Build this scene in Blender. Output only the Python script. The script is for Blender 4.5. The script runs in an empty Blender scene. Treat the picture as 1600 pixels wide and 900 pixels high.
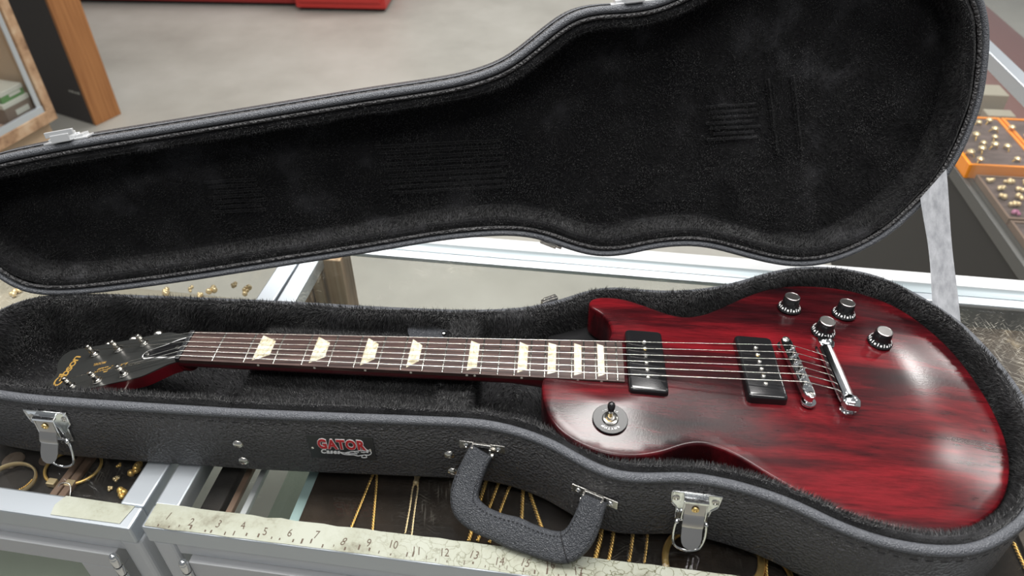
import bpy, bmesh, math, random
import numpy as np
from mathutils import Matrix, Vector, geometry, noise

# ------------------------------------------------------------------ camera, world, lights, exposure
# lengths below are millimetres in a survey frame W: x along the guitar neck, y away from the viewer, z up,
# z = -100 the glass counter top, z = -1050 the shop floor.  scene metres = (x, y, z + 1050) / 1000
sc = bpy.context.scene
C = sc.collection
rnd = random.Random(7)
def P(x, y, z): return Vector((x / 1000, y / 1000, (z + 1050) / 1000))
RW = [[0.9978871, 0.0649409, -0.0019809], [0.0394508, -0.629865, -0.7757021], [-0.0516224, 0.773985, -0.6310962]]
CW = [381.418, -542.921, 537.883]
FPX = 1150.35
MG = np.array([[0.9999125, -8.92e-05, -0.0132256], [0.0, 0.9999772, -0.006748], [0.0132259, 0.0067474, 0.9998898]])                       # guitar frame -> W
cam = bpy.data.objects.new('camera', bpy.data.cameras.new('camera'))
C.objects.link(cam)
R = Matrix(RW)                           # rows: right, down, forward
cm = Matrix((R[0], -R[1], -R[2])).transposed().to_4x4()
cm.translation = P(*CW)
cam.matrix_world = cm
cam.data.sensor_width = 36
cam.data.lens = FPX * 36 / 1600
cam.data.clip_start = .02
cam.data.dof.use_dof = True
cam.data.dof.focus_distance = .80
cam.data.dof.aperture_fstop = 6.5
sc.camera = cam
sc.view_settings.view_transform = 'Standard'
sc.view_settings.look = 'None'
sc.view_settings.exposure = -0.3
sc.view_settings.gamma = 1
sc.view_settings.use_curve_mapping = False
w = bpy.data.worlds.new('shop_light'); sc.world = w; w.use_nodes = True
w.node_tree.nodes['Background'].inputs[0].default_value = (.93, .97, 1, 1)
w.node_tree.nodes['Background'].inputs[1].default_value = .27
def lamp(x, y, z, sx, sy, power, col=(1, .98, .95)):
    l = bpy.data.lights.new('ceiling_and_fill_lamp', 'AREA'); l.shape = 'RECTANGLE'
    l.size = sx; l.size_y = sy; l.energy = power; l.color = col
    o = bpy.data.objects.new('ceiling_and_fill_lamp', l); C.objects.link(o); o.location = P(x, y, z)
    return o
lamp(740, 1440, 2600, .9, .6, 62)
lamp(4100, 3770, 2600, .38, .38, 62)
lamp(3742, 1968, 2600, .25, .25, 20)
lamp(300, -1500, 2600, 1.2, .6, 34)  # added fill behind the camera, brightens the near case wall
lamp(200, 250, 2600, 1.4, .8, 62)  # added broad fills from here on, kept clear of the reflections
lamp(-1300, 100, 2600, 1.2, .6, 50)
lamp(1700, 0, 2600, 1.2, .6, 45)
lamp(-1100, 4300, 2600, 1.2, .6, 100)  # added far fills to brighten the floor
lamp(1300, 4600, 2600, 1.2, .6, 90)

# ------------------------------------------------------------------ materials
MATS = {}
def node(nt, t, **kw):
    n = nt.nodes.new(t)
    for k, v in kw.items():
        if k in n.inputs: n.inputs[k].default_value = v
        else: setattr(n, k, v)
    return n
def mat(name, col, rough=.5, metal=0, **kw):
    m = bpy.data.materials.new(name); m.use_nodes = True
    b = m.node_tree.nodes['Principled BSDF']
    b.inputs['Base Color'].default_value = (*col, 1)
    b.inputs['Roughness'].default_value = rough
    b.inputs['Metallic'].default_value = metal
    for k, v in kw.items(): b.inputs[k].default_value = v
    MATS[name] = m
    return m
def coords(nt, scale=(1, 1, 1), rot=(0, 0, 0)):
    tc = node(nt, 'ShaderNodeTexCoord'); mp = node(nt, 'ShaderNodeMapping')
    mp.inputs['Scale'].default_value = scale; mp.inputs['Rotation'].default_value = rot
    nt.links.new(tc.outputs['Object'], mp.inputs['Vector'])
    return mp.outputs['Vector']
def ramp(nt, fac, stops):
    r = node(nt, 'ShaderNodeValToRGB')
    e = r.color_ramp.elements
    while len(e) > 1: e.remove(e[-1])
    e[0].position = stops[0][0]; e[0].color = (*stops[0][1], 1)
    for p, c in stops[1:]:
        q = e.new(p); q.color = (*c, 1)
    nt.links.new(fac, r.inputs['Fac'])
    return r.outputs['Color']
def noise_col(m, stops, scale, mapscale=(1, 1, 1), detail=5, rough=.6, rot=(0, 0, 0), distortion=0):
    nt = m.node_tree
    n = node(nt, 'ShaderNodeTexNoise', Scale=scale, Detail=detail, Roughness=rough, Distortion=distortion)
    nt.links.new(coords(nt, mapscale, rot), n.inputs['Vector'])
    nt.links.new(ramp(nt, n.outputs['Fac'], stops), nt.nodes['Principled BSDF'].inputs['Base Color'])
    return n
def bump(m, tex_out, strength, dist):
    nt = m.node_tree
    b = node(nt, 'ShaderNodeBump', Strength=strength, Distance=dist)
    nt.links.new(tex_out, b.inputs['Height'])
    nt.links.new(b.outputs['Normal'], nt.nodes['Principled BSDF'].inputs['Normal'])
def leather(name, col, scale, strength, rough=.42):
    m = mat(name, col, rough)
    nt = m.node_tree
    v = node(nt, 'ShaderNodeTexVoronoi', Scale=scale); v.feature = 'SMOOTH_F1'
    n = node(nt, 'ShaderNodeTexNoise', Scale=scale * .35, Detail=2)
    nt.links.new(coords(nt), n.inputs['Vector'])
    add = node(nt, 'ShaderNodeVectorMath', operation='MULTIPLY_ADD')
    nt.links.new(n.outputs['Color'], add.inputs[0]); add.inputs[1].default_value = (.004,) * 3
    nt.links.new(coords(nt), add.inputs[2]); nt.links.new(add.outputs[0], v.inputs['Vector'])
    bump(m, v.outputs['Distance'], strength, .0030)
    return m
leather('leather', (.050, .049, .051), 400, 1.0, .44)
leather('handle_leather', (.055, .059, .068), 900, .7, .45)
leather('bead_leather', (.11, .116, .13), 900, .6, .45)
m = mat('plush', (.012, .012, .014), .9, **{'Sheen Weight': .65, 'Sheen Roughness': .45, 'Specular IOR Level': .1})
noise_col(m, [(.36, (.007, .007, .008)), (.56, (.016, .016, .0175)), (.70, (.046, .046, .05))], 16, detail=4, rough=.55)
m = mat('lid_plush_shaded', (.01, .01, .011), .9, **{'Sheen Weight': .4, 'Sheen Roughness': .45, 'Specular IOR Level': .1})  # same plush as the base, darkened to paint in the lid's shade
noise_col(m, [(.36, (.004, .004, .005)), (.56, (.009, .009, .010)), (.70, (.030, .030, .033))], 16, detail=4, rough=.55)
mat('stitch', (.01, .01, .012), .8)
m = mat('webbing', (.36, .37, .40), .85)
n = noise_col(m, [(.3, (.26, .27, .29)), (.7, (.46, .47, .50))], 60, (3, 1, 1)); bump(m, n.outputs['Fac'], .4, .001)
mat('chrome', (.82, .83, .84), .10, 1)
mat('nickel', (.70, .68, .64), .22, 1)
mat('bright_metal', (.80, .81, .82), .3, .6)
mat('worn_chrome', (.62, .60, .58), .28, 1)
mat('brass', (.80, .58, .25), .25, 1)
mat('gold', (1.0, .66, .22), .33, .7)
mat('pale_gold', (.95, .76, .46), .3, .6)
mat('silver', (.85, .83, .80), .2, 1)
m = mat('cherry_wood', (.2, .01, .015), .20, **{'Specular IOR Level': .42})
nt = m.node_tree
n1 = node(nt, 'ShaderNodeTexNoise', Scale=1.0, Detail=6, Roughness=.62, Distortion=.35)
nt.links.new(coords(nt, (4.5, 26, 8)), n1.inputs['Vector'])
n2 = node(nt, 'ShaderNodeTexNoise', Scale=1.0, Detail=4, Roughness=.7)
nt.links.new(coords(nt, (40, 420, 60)), n2.inputs['Vector'])
c1 = ramp(nt, n1.outputs['Fac'], [(.34, (.009, .003, .004)), (.50, (.045, .004, .006)), (.66, (.15, .007, .011))])
c2 = ramp(nt, n2.outputs['Fac'], [(.3, (.62, .6, .6)), (.6, (1.1, 1.1, 1.1))])
mx = node(nt, 'ShaderNodeMix', data_type='RGBA', blend_type='MULTIPLY'); mx.inputs[0].default_value = 1
nt.links.new(c1, mx.inputs[6]); nt.links.new(c2, mx.inputs[7])
nt.links.new(mx.outputs[2], nt.nodes['Principled BSDF'].inputs['Base Color'])
n3 = node(nt, 'ShaderNodeTexNoise', Scale=650, Detail=2); nt.links.new(coords(nt), n3.inputs['Vector'])
bump(m, n3.outputs['Fac'], .08, .0005)
m = mat('cherry_neck', (.10, .004, .008), .3, **{'Coat Weight': .3})
m = mat('rosewood', (.08, .04, .03), .5)
n = noise_col(m, [(.28, (.016, .008, .007)), (.5, (.050, .026, .022)), (.75, (.13, .075, .062))], 1, (18, 420, 60), detail=5)
m = mat('pearl', (.62, .56, .40), .25)
noise_col(m, [(.3, (.40, .35, .22)), (.5, (.66, .61, .46)), (.7, (.82, .79, .66))], 110, (1, .5, 1), detail=3, distortion=2)
mat('ivory', (.75, .72, .62), .4)
mat('black_lacquer', (.028, .029, .028), .32)
mat('black_plastic', (.010, .010, .011), .2, **{'Coat Weight': .4})
mat('plate_black', (.012, .012, .013), .12, **{'Specular IOR Level': .15})
mat('black_satin', (.02, .021, .023), .38)
mat('white_paint', (.82, .82, .82), .45)
mat('red_paint', (.55, .012, .02), .4)
mat('gold_print', (.55, .33, .08), .45, .3)
mat('string_steel', (.86, .84, .78), .25, 1)
m = mat('aluminium', (.60, .645, .69), .38, .8)
m = mat('frame_grey', (.60, .62, .645), .42, .25)
m = mat('door_grey', (.56, .57, .585), .45, .2)
m = mat('mirror_tube', (.50, .57, .60), .42, .75)
m = mat('tape', (.66, .67, .56), .7)
nt = m.node_tree
v = node(nt, 'ShaderNodeTexVoronoi', Scale=85); v.feature = 'DISTANCE_TO_EDGE'
nz = node(nt, 'ShaderNodeTexNoise', Scale=35, Detail=4); nt.links.new(coords(nt), nz.inputs['Vector'])
ad = node(nt, 'ShaderNodeVectorMath', operation='MULTIPLY_ADD'); ad.inputs[1].default_value = (.05,) * 3
nt.links.new(nz.outputs['Color'], ad.inputs[0]); nt.links.new(coords(nt), ad.inputs[2]); nt.links.new(ad.outputs[0], v.inputs['Vector'])
crack = ramp(nt, v.outputs['Distance'], [(0, (.22, .20, .13)), (.02, (.55, .54, .44)), (.05, (1, 1, 1))])
nz2 = node(nt, 'ShaderNodeTexNoise', Scale=14, Detail=6, Roughness=.7); nt.links.new(coords(nt), nz2.inputs['Vector'])
dirt = ramp(nt, nz2.outputs['Fac'], [(.36, (.20, .19, .14)), (.46, (.34, .35, .28)), (.6, (.40, .415, .35))])
tc = node(nt, 'ShaderNodeTexCoord'); sx = node(nt, 'ShaderNodeSeparateXYZ'); nt.links.new(tc.outputs['Object'], sx.inputs[0])
mr = node(nt, 'ShaderNodeMapRange'); mr.inputs[1].default_value = -.7; mr.inputs[2].default_value = .7
nt.links.new(sx.outputs[0], mr.inputs[0])
cm_ = ramp(nt, mr.outputs[0], [(.14, (0, 0, 0)), (.30, (1, 1, 1)), (.70, (1, 1, 1)), (.78, (0, 0, 0))])
mx = node(nt, 'ShaderNodeMix', data_type='RGBA', blend_type='MULTIPLY')
nt.links.new(cm_, mx.inputs[0]); nt.links.new(dirt, mx.inputs[6]); nt.links.new(crack, mx.inputs[7])
nt.links.new(mx.outputs[2], nt.nodes['Principled BSDF'].inputs['Base Color'])
mat('ink', (.10, .07, .05), .8)
m = mat('black_pad', (.016, .013, .012), .75)
noise_col(m, [(.35, (.008, .007, .007)), (.7, (.030, .023, .020))], 14, detail=6)
m = mat('brown_pad', (.05, .035, .028), .75, **{'Specular IOR Level': .2})
noise_col(m, [(.35, (.010, .007, .005)), (.55, (.024, .016, .011)), (.75, (.07, .05, .035))], 11, detail=7)
m = m = mat('worn_pad', (.06, .045, .035), .6)
noise_col(m, [(.42, (.04, .030, .024)), (.58, (.085, .065, .05)), (.68, (.28, .22, .15))], 13, detail=8, rough=.7)
mat('tray_rim', (.22, .14, .10), .5)
mat('beige_mat', (.34, .31, .25), .8)
mat('red_brown_mat', (.15, .065, .06), .7)
mat('dark_panel', (.022, .021, .020), .55)
mat('grey_sill', (.10, .10, .095), .4, .3)
mat('orange_acrylic', (.95, .30, .02), .35)
m = mat('mauve_mat', (.12, .085, .08), .7)
noise_col(m, [(.35, (.08, .055, .052)), (.7, (.17, .12, .115))], 20, (1, 3, 1), detail=4)
mat('pink_gem', (.55, .20, .35), .15)
m = mat('board_edge', (.40, .22, .10), .6)
noise_col(m, [(.33, (.20, .11, .06)), (.5, (.42, .26, .15)), (.7, (.54, .39, .26))], 16, detail=4)
m = mat('orange_wood', (.36, .15, .05), .5)
noise_col(m, [(.3, (.27, .105, .032)), (.7, (.43, .19, .065))], 1, (90, 90, 3), detail=4)
mat('charcoal', (.045, .04, .04), .55)
mat('tan_wall', (.45, .33, .22), .7)
mat('green_card', (.07, .20, .05), .6)
mat('white_card', (.48, .49, .44), .6)
mat('brown_card', (.14, .10, .075), .6)
mat('red_metal', (.50, .03, .025), .45)
mat('dark_red_metal', (.30, .022, .02), .5)
mat('rubber', (.02, .02, .02), .7)
m = mat('concrete', (.5, .48, .44), .45)
noise_col(m, [(.32, (.285, .275, .245)), (.5, (.345, .335, .30)), (.68, (.40, .39, .355))], 1.3, detail=8, rough=.65)
m = mat('trim_wood', (.45, .30, .16), .5)
noise_col(m, [(.38, (.24, .17, .12)), (.5, (.50, .33, .20)), (.62, (.62, .47, .32))], 1, (75, 75, 1), detail=2)
def glass_mat(name, tint, scratch=0):
    m = bpy.data.materials.new(name); m.use_nodes = True; nt = m.node_tree
    nt.nodes.remove(nt.nodes['Principled BSDF'])
    out = nt.nodes['Material Output']
    tr = node(nt, 'ShaderNodeBsdfTransparent'); tr.inputs[0].default_value = (*tint, 1)
    gl = node(nt, 'ShaderNodeBsdfGlossy', Roughness=.03)
    lw = node(nt, 'ShaderNodeLayerWeight', Blend=.5)
    pw = node(nt, 'ShaderNodeMath', operation='POWER'); pw.inputs[1].default_value = 5
    nt.links.new(lw.outputs['Facing'], pw.inputs[0])
    ma = node(nt, 'ShaderNodeMath', operation='MULTIPLY_ADD'); ma.inputs[1].default_value = .95; ma.inputs[2].default_value = .035
    nt.links.new(pw.outputs[0], ma.inputs[0])
    mx = node(nt, 'ShaderNodeMixShader')
    nt.links.new(ma.outputs[0], mx.inputs[0]); nt.links.new(tr.outputs[0], mx.inputs[1]); nt.links.new(gl.outputs[0], mx.inputs[2])
    last = mx.outputs[0]
    if scratch:                                   # wear: fine scratches and scuffed patches in the glass
        df = node(nt, 'ShaderNodeBsdfDiffuse'); df.inputs[0].default_value = (.95, .90, .78, 1)
        tot = None
        for k, (rz, s) in enumerate([(.5, 1), (-.6, 1.3), (1.5, .8)]):
            vn = node(nt, 'ShaderNodeTexNoise', Scale=1.0, Detail=1)
            vr = node(nt, 'ShaderNodeVectorRotate'); vr.rotation_type = 'Z_AXIS'; vr.inputs['Angle'].default_value = rz; nt.links.new(coords(nt), vr.inputs['Vector'])
            ms = node(nt, 'ShaderNodeVectorMath', operation='MULTIPLY'); ms.inputs[1].default_value = (42 * s, 900 * s, 1); nt.links.new(vr.outputs[0], ms.inputs[0]); nt.links.new(ms.outputs[0], vn.inputs['Vector'])
            rp = node(nt, 'ShaderNodeMapRange'); rp.inputs[1].default_value = .66; rp.inputs[2].default_value = .74
            nt.links.new(vn.outputs['Fac'], rp.inputs[0])
            if tot is None: tot = rp.outputs[0]
            else:
                a = node(nt, 'ShaderNodeMath', operation='MAXIMUM'); nt.links.new(tot, a.inputs[0]); nt.links.new(rp.outputs[0], a.inputs[1]); tot = a.outputs[0]
        big = node(nt, 'ShaderNodeTexNoise', Scale=9, Detail=5); nt.links.new(coords(nt), big.inputs['Vector'])
        br = node(nt, 'ShaderNodeMapRange'); br.inputs[1].default_value = .50; br.inputs[2].default_value = .62
        nt.links.new(big.outputs['Fac'], br.inputs[0])
        mu = node(nt, 'ShaderNodeMath', operation='MULTIPLY'); nt.links.new(tot, mu.inputs[0]); nt.links.new(br.outputs[0], mu.inputs[1]); mu.use_clamp = True; hf = node(nt, 'ShaderNodeMath', operation='MULTIPLY'); hf.inputs[1].default_value = .34; nt.links.new(mu.outputs[0], hf.inputs[0]); mu = hf
        so = node(nt, 'ShaderNodeTexCoord'); ss = node(nt, 'ShaderNodeSeparateXYZ'); nt.links.new(so.outputs['Object'], ss.inputs[0]); wr = node(nt, 'ShaderNodeMapRange'); wr.inputs[1].default_value = -.12; wr.inputs[2].default_value = .06; wr.inputs[3].default_value = .12; nt.links.new(ss.outputs[1], wr.inputs[0])
        wm = node(nt, 'ShaderNodeMath', operation='MULTIPLY'); nt.links.new(wr.outputs[0], wm.inputs[0]); nt.links.new(mu.outputs[0], wm.inputs[1]); mu = wm
        m2 = node(nt, 'ShaderNodeMixShader'); nt.links.new(mu.outputs[0], m2.inputs[0])
        nt.links.new(last, m2.inputs[1]); nt.links.new(df.outputs[0], m2.inputs[2]); last = m2.outputs[0]
    nt.links.new(last, out.inputs['Surface'])
    MATS[name] = m
glass_mat('top_glass', (.98, .985, .975), 1)
glass_mat('clear_glass', (.98, .985, .98))
glass_mat('green_glass', (.84, .90, .86))
mat('glass_edge', (.40, .55, .55), .3)

# ------------------------------------------------------------------ mesh helpers
def unit(v):
    v = np.asarray(v, float); return v / (np.linalg.norm(v) + 1e-12)
class MB:
    def __init__(s): s.v = []; s.f = []
    def add(s, vs, fs):
        o = len(s.v); s.v.extend([tuple(map(float, p)) for p in vs]); s.f.extend([[i + o for i in q] for q in fs])
        return s
    def frame_box(s, o, a, b, c, x0, x1, y0, y1, z0, z1):
        o, a, b, c = [np.asarray(q, float) for q in (o, a, b, c)]
        vs = [o + a * x + b * y + c * z for z in (z0, z1) for y in (y0, y1) for x in (x0, x1)]
        return s.add(vs, [(0, 2, 3, 1), (4, 5, 7, 6), (0, 1, 5, 4), (2, 6, 7, 3), (0, 4, 6, 2), (1, 3, 7, 5)])
    def box(s, x0, x1, y0, y1, z0, z1): return s.frame_box((0, 0, 0), (1, 0, 0), (0, 1, 0), (0, 0, 1), x0, x1, y0, y1, z0, z1)
    def prism(s, poly, fn, h0, h1):               # poly of (a, b), fn(a, b, h) -> point
        n = len(poly)
        vs = [fn(a, b, h0) for a, b in poly] + [fn(a, b, h1) for a, b in poly]
        fs = [tuple(range(n))[::-1], tuple(range(n, 2 * n))] + [(i, (i + 1) % n, n + (i + 1) % n, n + i) for i in range(n)]
        return s.add(vs, fs)
    def tube(s, path, r, n=8, closed=False, cap=True):
        path = [np.asarray(p, float) for p in path]; m = len(path); rings = []
        ref = None
        for i, p in enumerate(path):
            if closed: t = unit(path[(i + 1) % m] - path[i - 1])
            else: t = unit(path[min(i + 1, m - 1)] - path[max(i - 1, 0)])
            if ref is None:
                k = np.array([0, 0, 1.]) if abs(t[2]) < .9 else np.array([1., 0, 0])
                ref = unit(np.cross(t, k))
            ref = unit(ref - t * (ref @ t)); b = np.cross(t, ref)
            rr = r[i] if hasattr(r, '__len__') else r
            rings.append([p + rr * (math.cos(a) * ref + math.sin(a) * b) for a in [2 * math.pi * j / n for j in range(n)]])
        vs = [q for g in rings for q in g]; fs = []
        for i in range(m if closed else m - 1):
            i2 = (i + 1) % m
            for j in range(n): fs.append((i * n + j, i * n + (j + 1) % n, i2 * n + (j + 1) % n, i2 * n + j))
        if cap and not closed: fs += [tuple(range(n))[::-1], tuple(range((m - 1) * n, m * n))]
        return s.add(vs, fs)
    def lathe(s, prof, o, axis=(0, 0, 1), n=24, ref=None):       # prof of (radius, height)
        ax = unit(axis); k = np.array([1., 0, 0]) if abs(ax[0]) < .9 else np.array([0, 1., 0])
        a = unit(np.cross(ax, k)) if ref is None else unit(ref); b = np.cross(ax, a); o = np.asarray(o, float)
        vs = [o + ax * h + r * (math.cos(t) * a + math.sin(t) * b) for r, h in prof for t in [2 * math.pi * j / n for j in range(n)]]
        fs = [(i * n + j, i * n + (j + 1) % n, (i + 1) * n + (j + 1) % n, (i + 1) * n + j) for i in range(len(prof) - 1) for j in range(n)]
        fs += [tuple(range(n))[::-1], tuple(range((len(prof) - 1) * n, len(prof) * n))]
        return s.add(vs, fs)
    def sphere(s, o, r, n=10):
        pr = [(r * math.sin(math.pi * i / n) + 1e-4, -r * math.cos(math.pi * i / n)) for i in range(n + 1)]
        return s.lathe(pr, o, n=n * 2)
    def loft(s, rings, closed_ring=True, caps=True):
        n = len(rings[0]); vs = [q for g in rings for q in g]; fs = []
        for i in range(len(rings) - 1):
            for j in range(n if closed_ring else n - 1): fs.append((i * n + j, i * n + (j + 1) % n, (i + 1) * n + (j + 1) % n, (i + 1) * n + j))
        if caps: fs += [tuple(range(n))[::-1], tuple(range((len(rings) - 1) * n, len(rings) * n))]
        return s.add(vs, fs)
class Root:                                        # where the points of a thing's meshes are expressed
    def __init__(s, name, base, frame='W', **tags):
        s.frame = frame; s.base = np.asarray(base, float)
        s.o = bpy.data.objects.new(name, None); C.objects.link(s.o); s.o.empty_display_size = .02
        if frame == 'W': s.o.location = P(*base)
        else:
            mm = Matrix(MG.tolist()).to_4x4(); mm.translation = P(*(MG @ s.base)); s.o.matrix_world = mm
        tag(s.o, **tags)
def tag(o, label=None, cat=None, group=None, kind=None):
    for k, v in (('label', label), ('category', cat), ('group', group), ('kind', kind)):
        if v: o[k] = v
    return o
def build(mb, name, material, root=None, parent=None, smooth=None, bevel=0, label=None, blades=None, weld=False, seg=2):
    v = np.array(mb.v)
    base = root.base if root is not None else None
    if root is None: base = v.mean(0); base[2] = v[:, 2].min()
    co = (v - base) / 1000
    me = bpy.data.meshes.new(name)
    fs = mb.f
    if blades is not None:
        bc = (blades.reshape(-1, 3) - base) / 1000; n0 = len(co)
        co = np.vstack([co, bc]); fs = fs + (np.arange(len(bc)).reshape(-1, 3) + n0).tolist()
    me.from_pydata(co.tolist(), [], fs)
    if blades is None:
        bm = bmesh.new(); bm.from_mesh(me)
        if weld: bmesh.ops.remove_doubles(bm, verts=bm.verts, dist=1e-6)
        bmesh.ops.recalc_face_normals(bm, faces=bm.faces)
        bm.to_mesh(me); bm.free()
    mats = material if isinstance(material, (list, tuple)) else [material]
    for q in mats: me.materials.append(MATS[q])
    o = bpy.data.objects.new(name, me); C.objects.link(o)
    if root is not None: o.parent = parent if parent is not None else root.o
    else: o.location = P(*base)
    if bevel:
        b = o.modifiers.new('bevel', 'BEVEL'); b.width = bevel / 1000; b.segments = seg; b.limit_method = 'ANGLE'; b.angle_limit = .6
    if smooth is not None:
        me.polygons.foreach_set('use_smooth', [True] * len(me.polygons))
        if smooth < 179: me.set_sharp_from_angle(angle=math.radians(smooth))
    if label: o['label'] = label
    return o
def spline(pts, n=None, closed=False, step=None, sub=16):
    p = [np.asarray(q, float) for q in pts]; m = len(p); out = []
    for i in range(m if closed else m - 1):
        if closed: a, b, c, d = p[i - 1], p[i], p[(i + 1) % m], p[(i + 2) % m]
        else: a, b, c, d = p[max(i - 1, 0)], p[i], p[i + 1], p[min(i + 2, m - 1)]
        for k in range(sub):
            t = k / sub
            out.append(.5 * (2 * b + (c - a) * t + (2 * a - 5 * b + 4 * c - d) * t * t + (3 * b - a - 3 * c + d) * t ** 3))
    if not closed: out.append(p[-1])
    out = np.array(out)
    if n or step:
        q = np.vstack([out, out[:1]]) if closed else out
        L = np.r_[0, np.cumsum(np.linalg.norm(np.diff(q, axis=0), axis=1))]
        if not n: n = max(8, int(L[-1] / step))
        s = np.linspace(0, L[-1], n, endpoint=not closed)
        out = np.stack([np.interp(s, L, q[:, k]) for k in range(q.shape[1])], 1)
    return out
def smooth_closed(p, it):
    for _ in range(it): p = .25 * np.roll(p, 1, 0) + .5 * p + .25 * np.roll(p, -1, 0)
    return p
def inward(p):                                     # unit inward normals of a counter-clockwise closed polyline
    t = np.roll(p, -1, 0) - np.roll(p, 1, 0); t /= np.linalg.norm(t, axis=1)[:, None]
    return np.stack([-t[:, 1], t[:, 0]], 1)
def fill(poly, grid, hfun, mb, fn, sub_edges=True):          # triangulated plate inside poly, height from hfun(x, y, distance to edge)
    poly = np.asarray(poly); x0, y0 = poly.min(0); x1, y1 = poly.max(0)
    gx, gy = np.meshgrid(np.arange(x0 + grid / 2, x1, grid), np.arange(y0 + grid / 2, y1, grid)); g = np.stack([gx.ravel(), gy.ravel()], 1)
    a = poly; b = np.roll(poly, -1, 0)
    def dist(q):
        d = np.full(len(q), 1e9)
        for i in range(len(a)):
            t = b[i] - a[i]; u = np.clip(((q - a[i]) @ t) / (t @ t + 1e-12), 0, 1)
            d = np.minimum(d, np.linalg.norm(q - a[i] - u[:, None] * t, axis=1))
        return d
    ins = np.zeros(len(g), bool)
    for i in range(len(a)):
        c = (a[i][1] > g[:, 1]) != (b[i][1] > g[:, 1])
        xx = a[i][0] + (g[:, 1] - a[i][1]) / (b[i][1] - a[i][1] + 1e-12) * (b[i][0] - a[i][0])
        ins ^= c & (g[:, 0] < xx)
    g = g[ins]; d = dist(g); k = d > grid * .8; g = g[k]; d = d[k]
    vs = [Vector(q) for q in poly] + [Vector(q) for q in g]
    n = len(poly)
    V, E, F, *_ = geometry.delaunay_2d_cdt(vs, [(i, (i + 1) % n) for i in range(n)], [], 1, 1e-7)
    V = np.array([tuple(q) for q in V]); D = dist(V)
    mb.add([fn(x, y, hfun(x, y, dd)) for (x, y), dd in zip(V, D)], [tuple(q) for q in F])
    return mb
def sweep(mb, outline, prof, fn, nrm=None):        # profile of (inward offset, height) carried round a closed outline
    nrm = inward(outline) if nrm is None else nrm; n = len(outline); rings = []
    for o, h in prof:
        q = outline + nrm * o
        rings.append([fn(q[i][0], q[i][1], h) for i in range(n)])
    return mb.loft(rings, True, False)
def wob(p, amp, f):
    return amp * noise.noise(Vector((p[0] * f, p[1] * f, p[2] * f)))
def lump(mb, amp, f):                              # uneven pile: push the points about a little
    a = np.array(mb.v)
    for i in range(len(a)):
        q = Vector(a[i] * f); a[i] += amp * np.array(noise.noise_vector(q))
    mb.v = [tuple(q) for q in a]
def fur(mb, dens, length, width, seed, lie=.6, keep=None, upward=None):   # pile: tapering blades standing on the faces of mb (dens per cm2)
    rg = np.random.default_rng(seed); v = np.array(mb.v)
    tr = []
    for q in mb.f:
        for k in range(1, len(q) - 1): tr.append((q[0], q[k], q[k + 1]))
    tr = np.array(tr); a, b, c = v[tr[:, 0]], v[tr[:, 1]], v[tr[:, 2]]
    nn = np.cross(b - a, c - a); ar = np.linalg.norm(nn, axis=1) / 2; nn /= (2 * ar + 1e-9)[:, None]
    if keep is not None: ar = ar * keep((a + b + c) / 3)
    N = int(ar.sum() / 100 * dens); idx = rg.choice(len(tr), N, p=ar / ar.sum())
    u = rg.random((N, 2)); fl = u.sum(1) > 1; u[fl] = 1 - u[fl]
    p = a[idx] + (b - a)[idx] * u[:, :1] + (c - a)[idx] * u[:, 1:]
    n = nn[idx]
    if upward is not None: n = n * np.where((n * upward(p)).sum(1) < 0, -1, 1)[:, None]
    dirf = np.array([tuple(noise.noise_vector(Vector(q * .022))) for q in p[:: max(1, N // 20000)]])
    step = max(1, N // 20000); dirf = np.repeat(dirf, step, 0)[:N] if len(dirf) * step >= N else np.resize(dirf, (N, 3))
    d = n + lie * (1.6 * np.array([tuple(noise.noise_vector(Vector(q))) for q in p * .03]) + .38 * rg.normal(size=(N, 3)))
    d /= np.linalg.norm(d, axis=1)[:, None]
    neg = (d * n).sum(1); d += n * np.clip(.25 - neg, 0, 1)[:, None]; d /= np.linalg.norm(d, axis=1)[:, None]
    L = length * (.6 + .7 * rg.random(N)); sd = np.cross(d, rg.normal(size=(N, 3))); sd /= np.linalg.norm(sd, axis=1)[:, None]
    hw = width / 2 * (.7 + .6 * rg.random(N))
    p0 = p - n * .3
    return np.stack([p0 - sd * hw[:, None], p0 + sd * hw[:, None], p0 + d * L[:, None]], 1)
def text_mesh(s, size, offset=0, shear=0, space=1, extrude=.0):
    cu = bpy.data.curves.new('lettering', 'FONT'); cu.body = s; cu.size = 1; cu.offset = offset; cu.shear = shear; cu.space_character = space
    cu.resolution_u = 3; cu.align_x = 'CENTER'; cu.extrude = .02
    o = bpy.data.objects.new('lettering', cu); C.objects.link(o)
    dg = bpy.context.evaluated_depsgraph_get(); me = bpy.data.meshes.new_from_object(o.evaluated_get(dg))
    vs = [tuple(q.co) for q in me.vertices]; fs = [tuple(q.vertices) for q in me.polygons]
    bpy.data.objects.remove(o); bpy.data.meshes.remove(me); bpy.data.curves.remove(cu)
    return np.array(vs) * size, fs
def text(mb, s, size, o, right, up, offset=0, shear=0, space=1, lift=.3, wscale=1, thick=1):
    vs, fs = text_mesh(s, size, offset, shear, space)
    o, right, up = np.asarray(o, float), unit(right), unit(up); nrm = np.cross(right, up)
    return mb.add([o + right * a * wscale + up * b + nrm * (lift + c * thick) for a, b, c in vs], fs)

# ------------------------------------------------------------------ the setting
ZF = -1050
mb = MB(); mb.add([(-6000, -2500, ZF), (6000, -2500, ZF), (6000, 8000, ZF), (-6000, 8000, ZF)], [(0, 1, 2, 3)])
o = build(mb, 'floor', 'concrete'); o['kind'] = 'structure'

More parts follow.
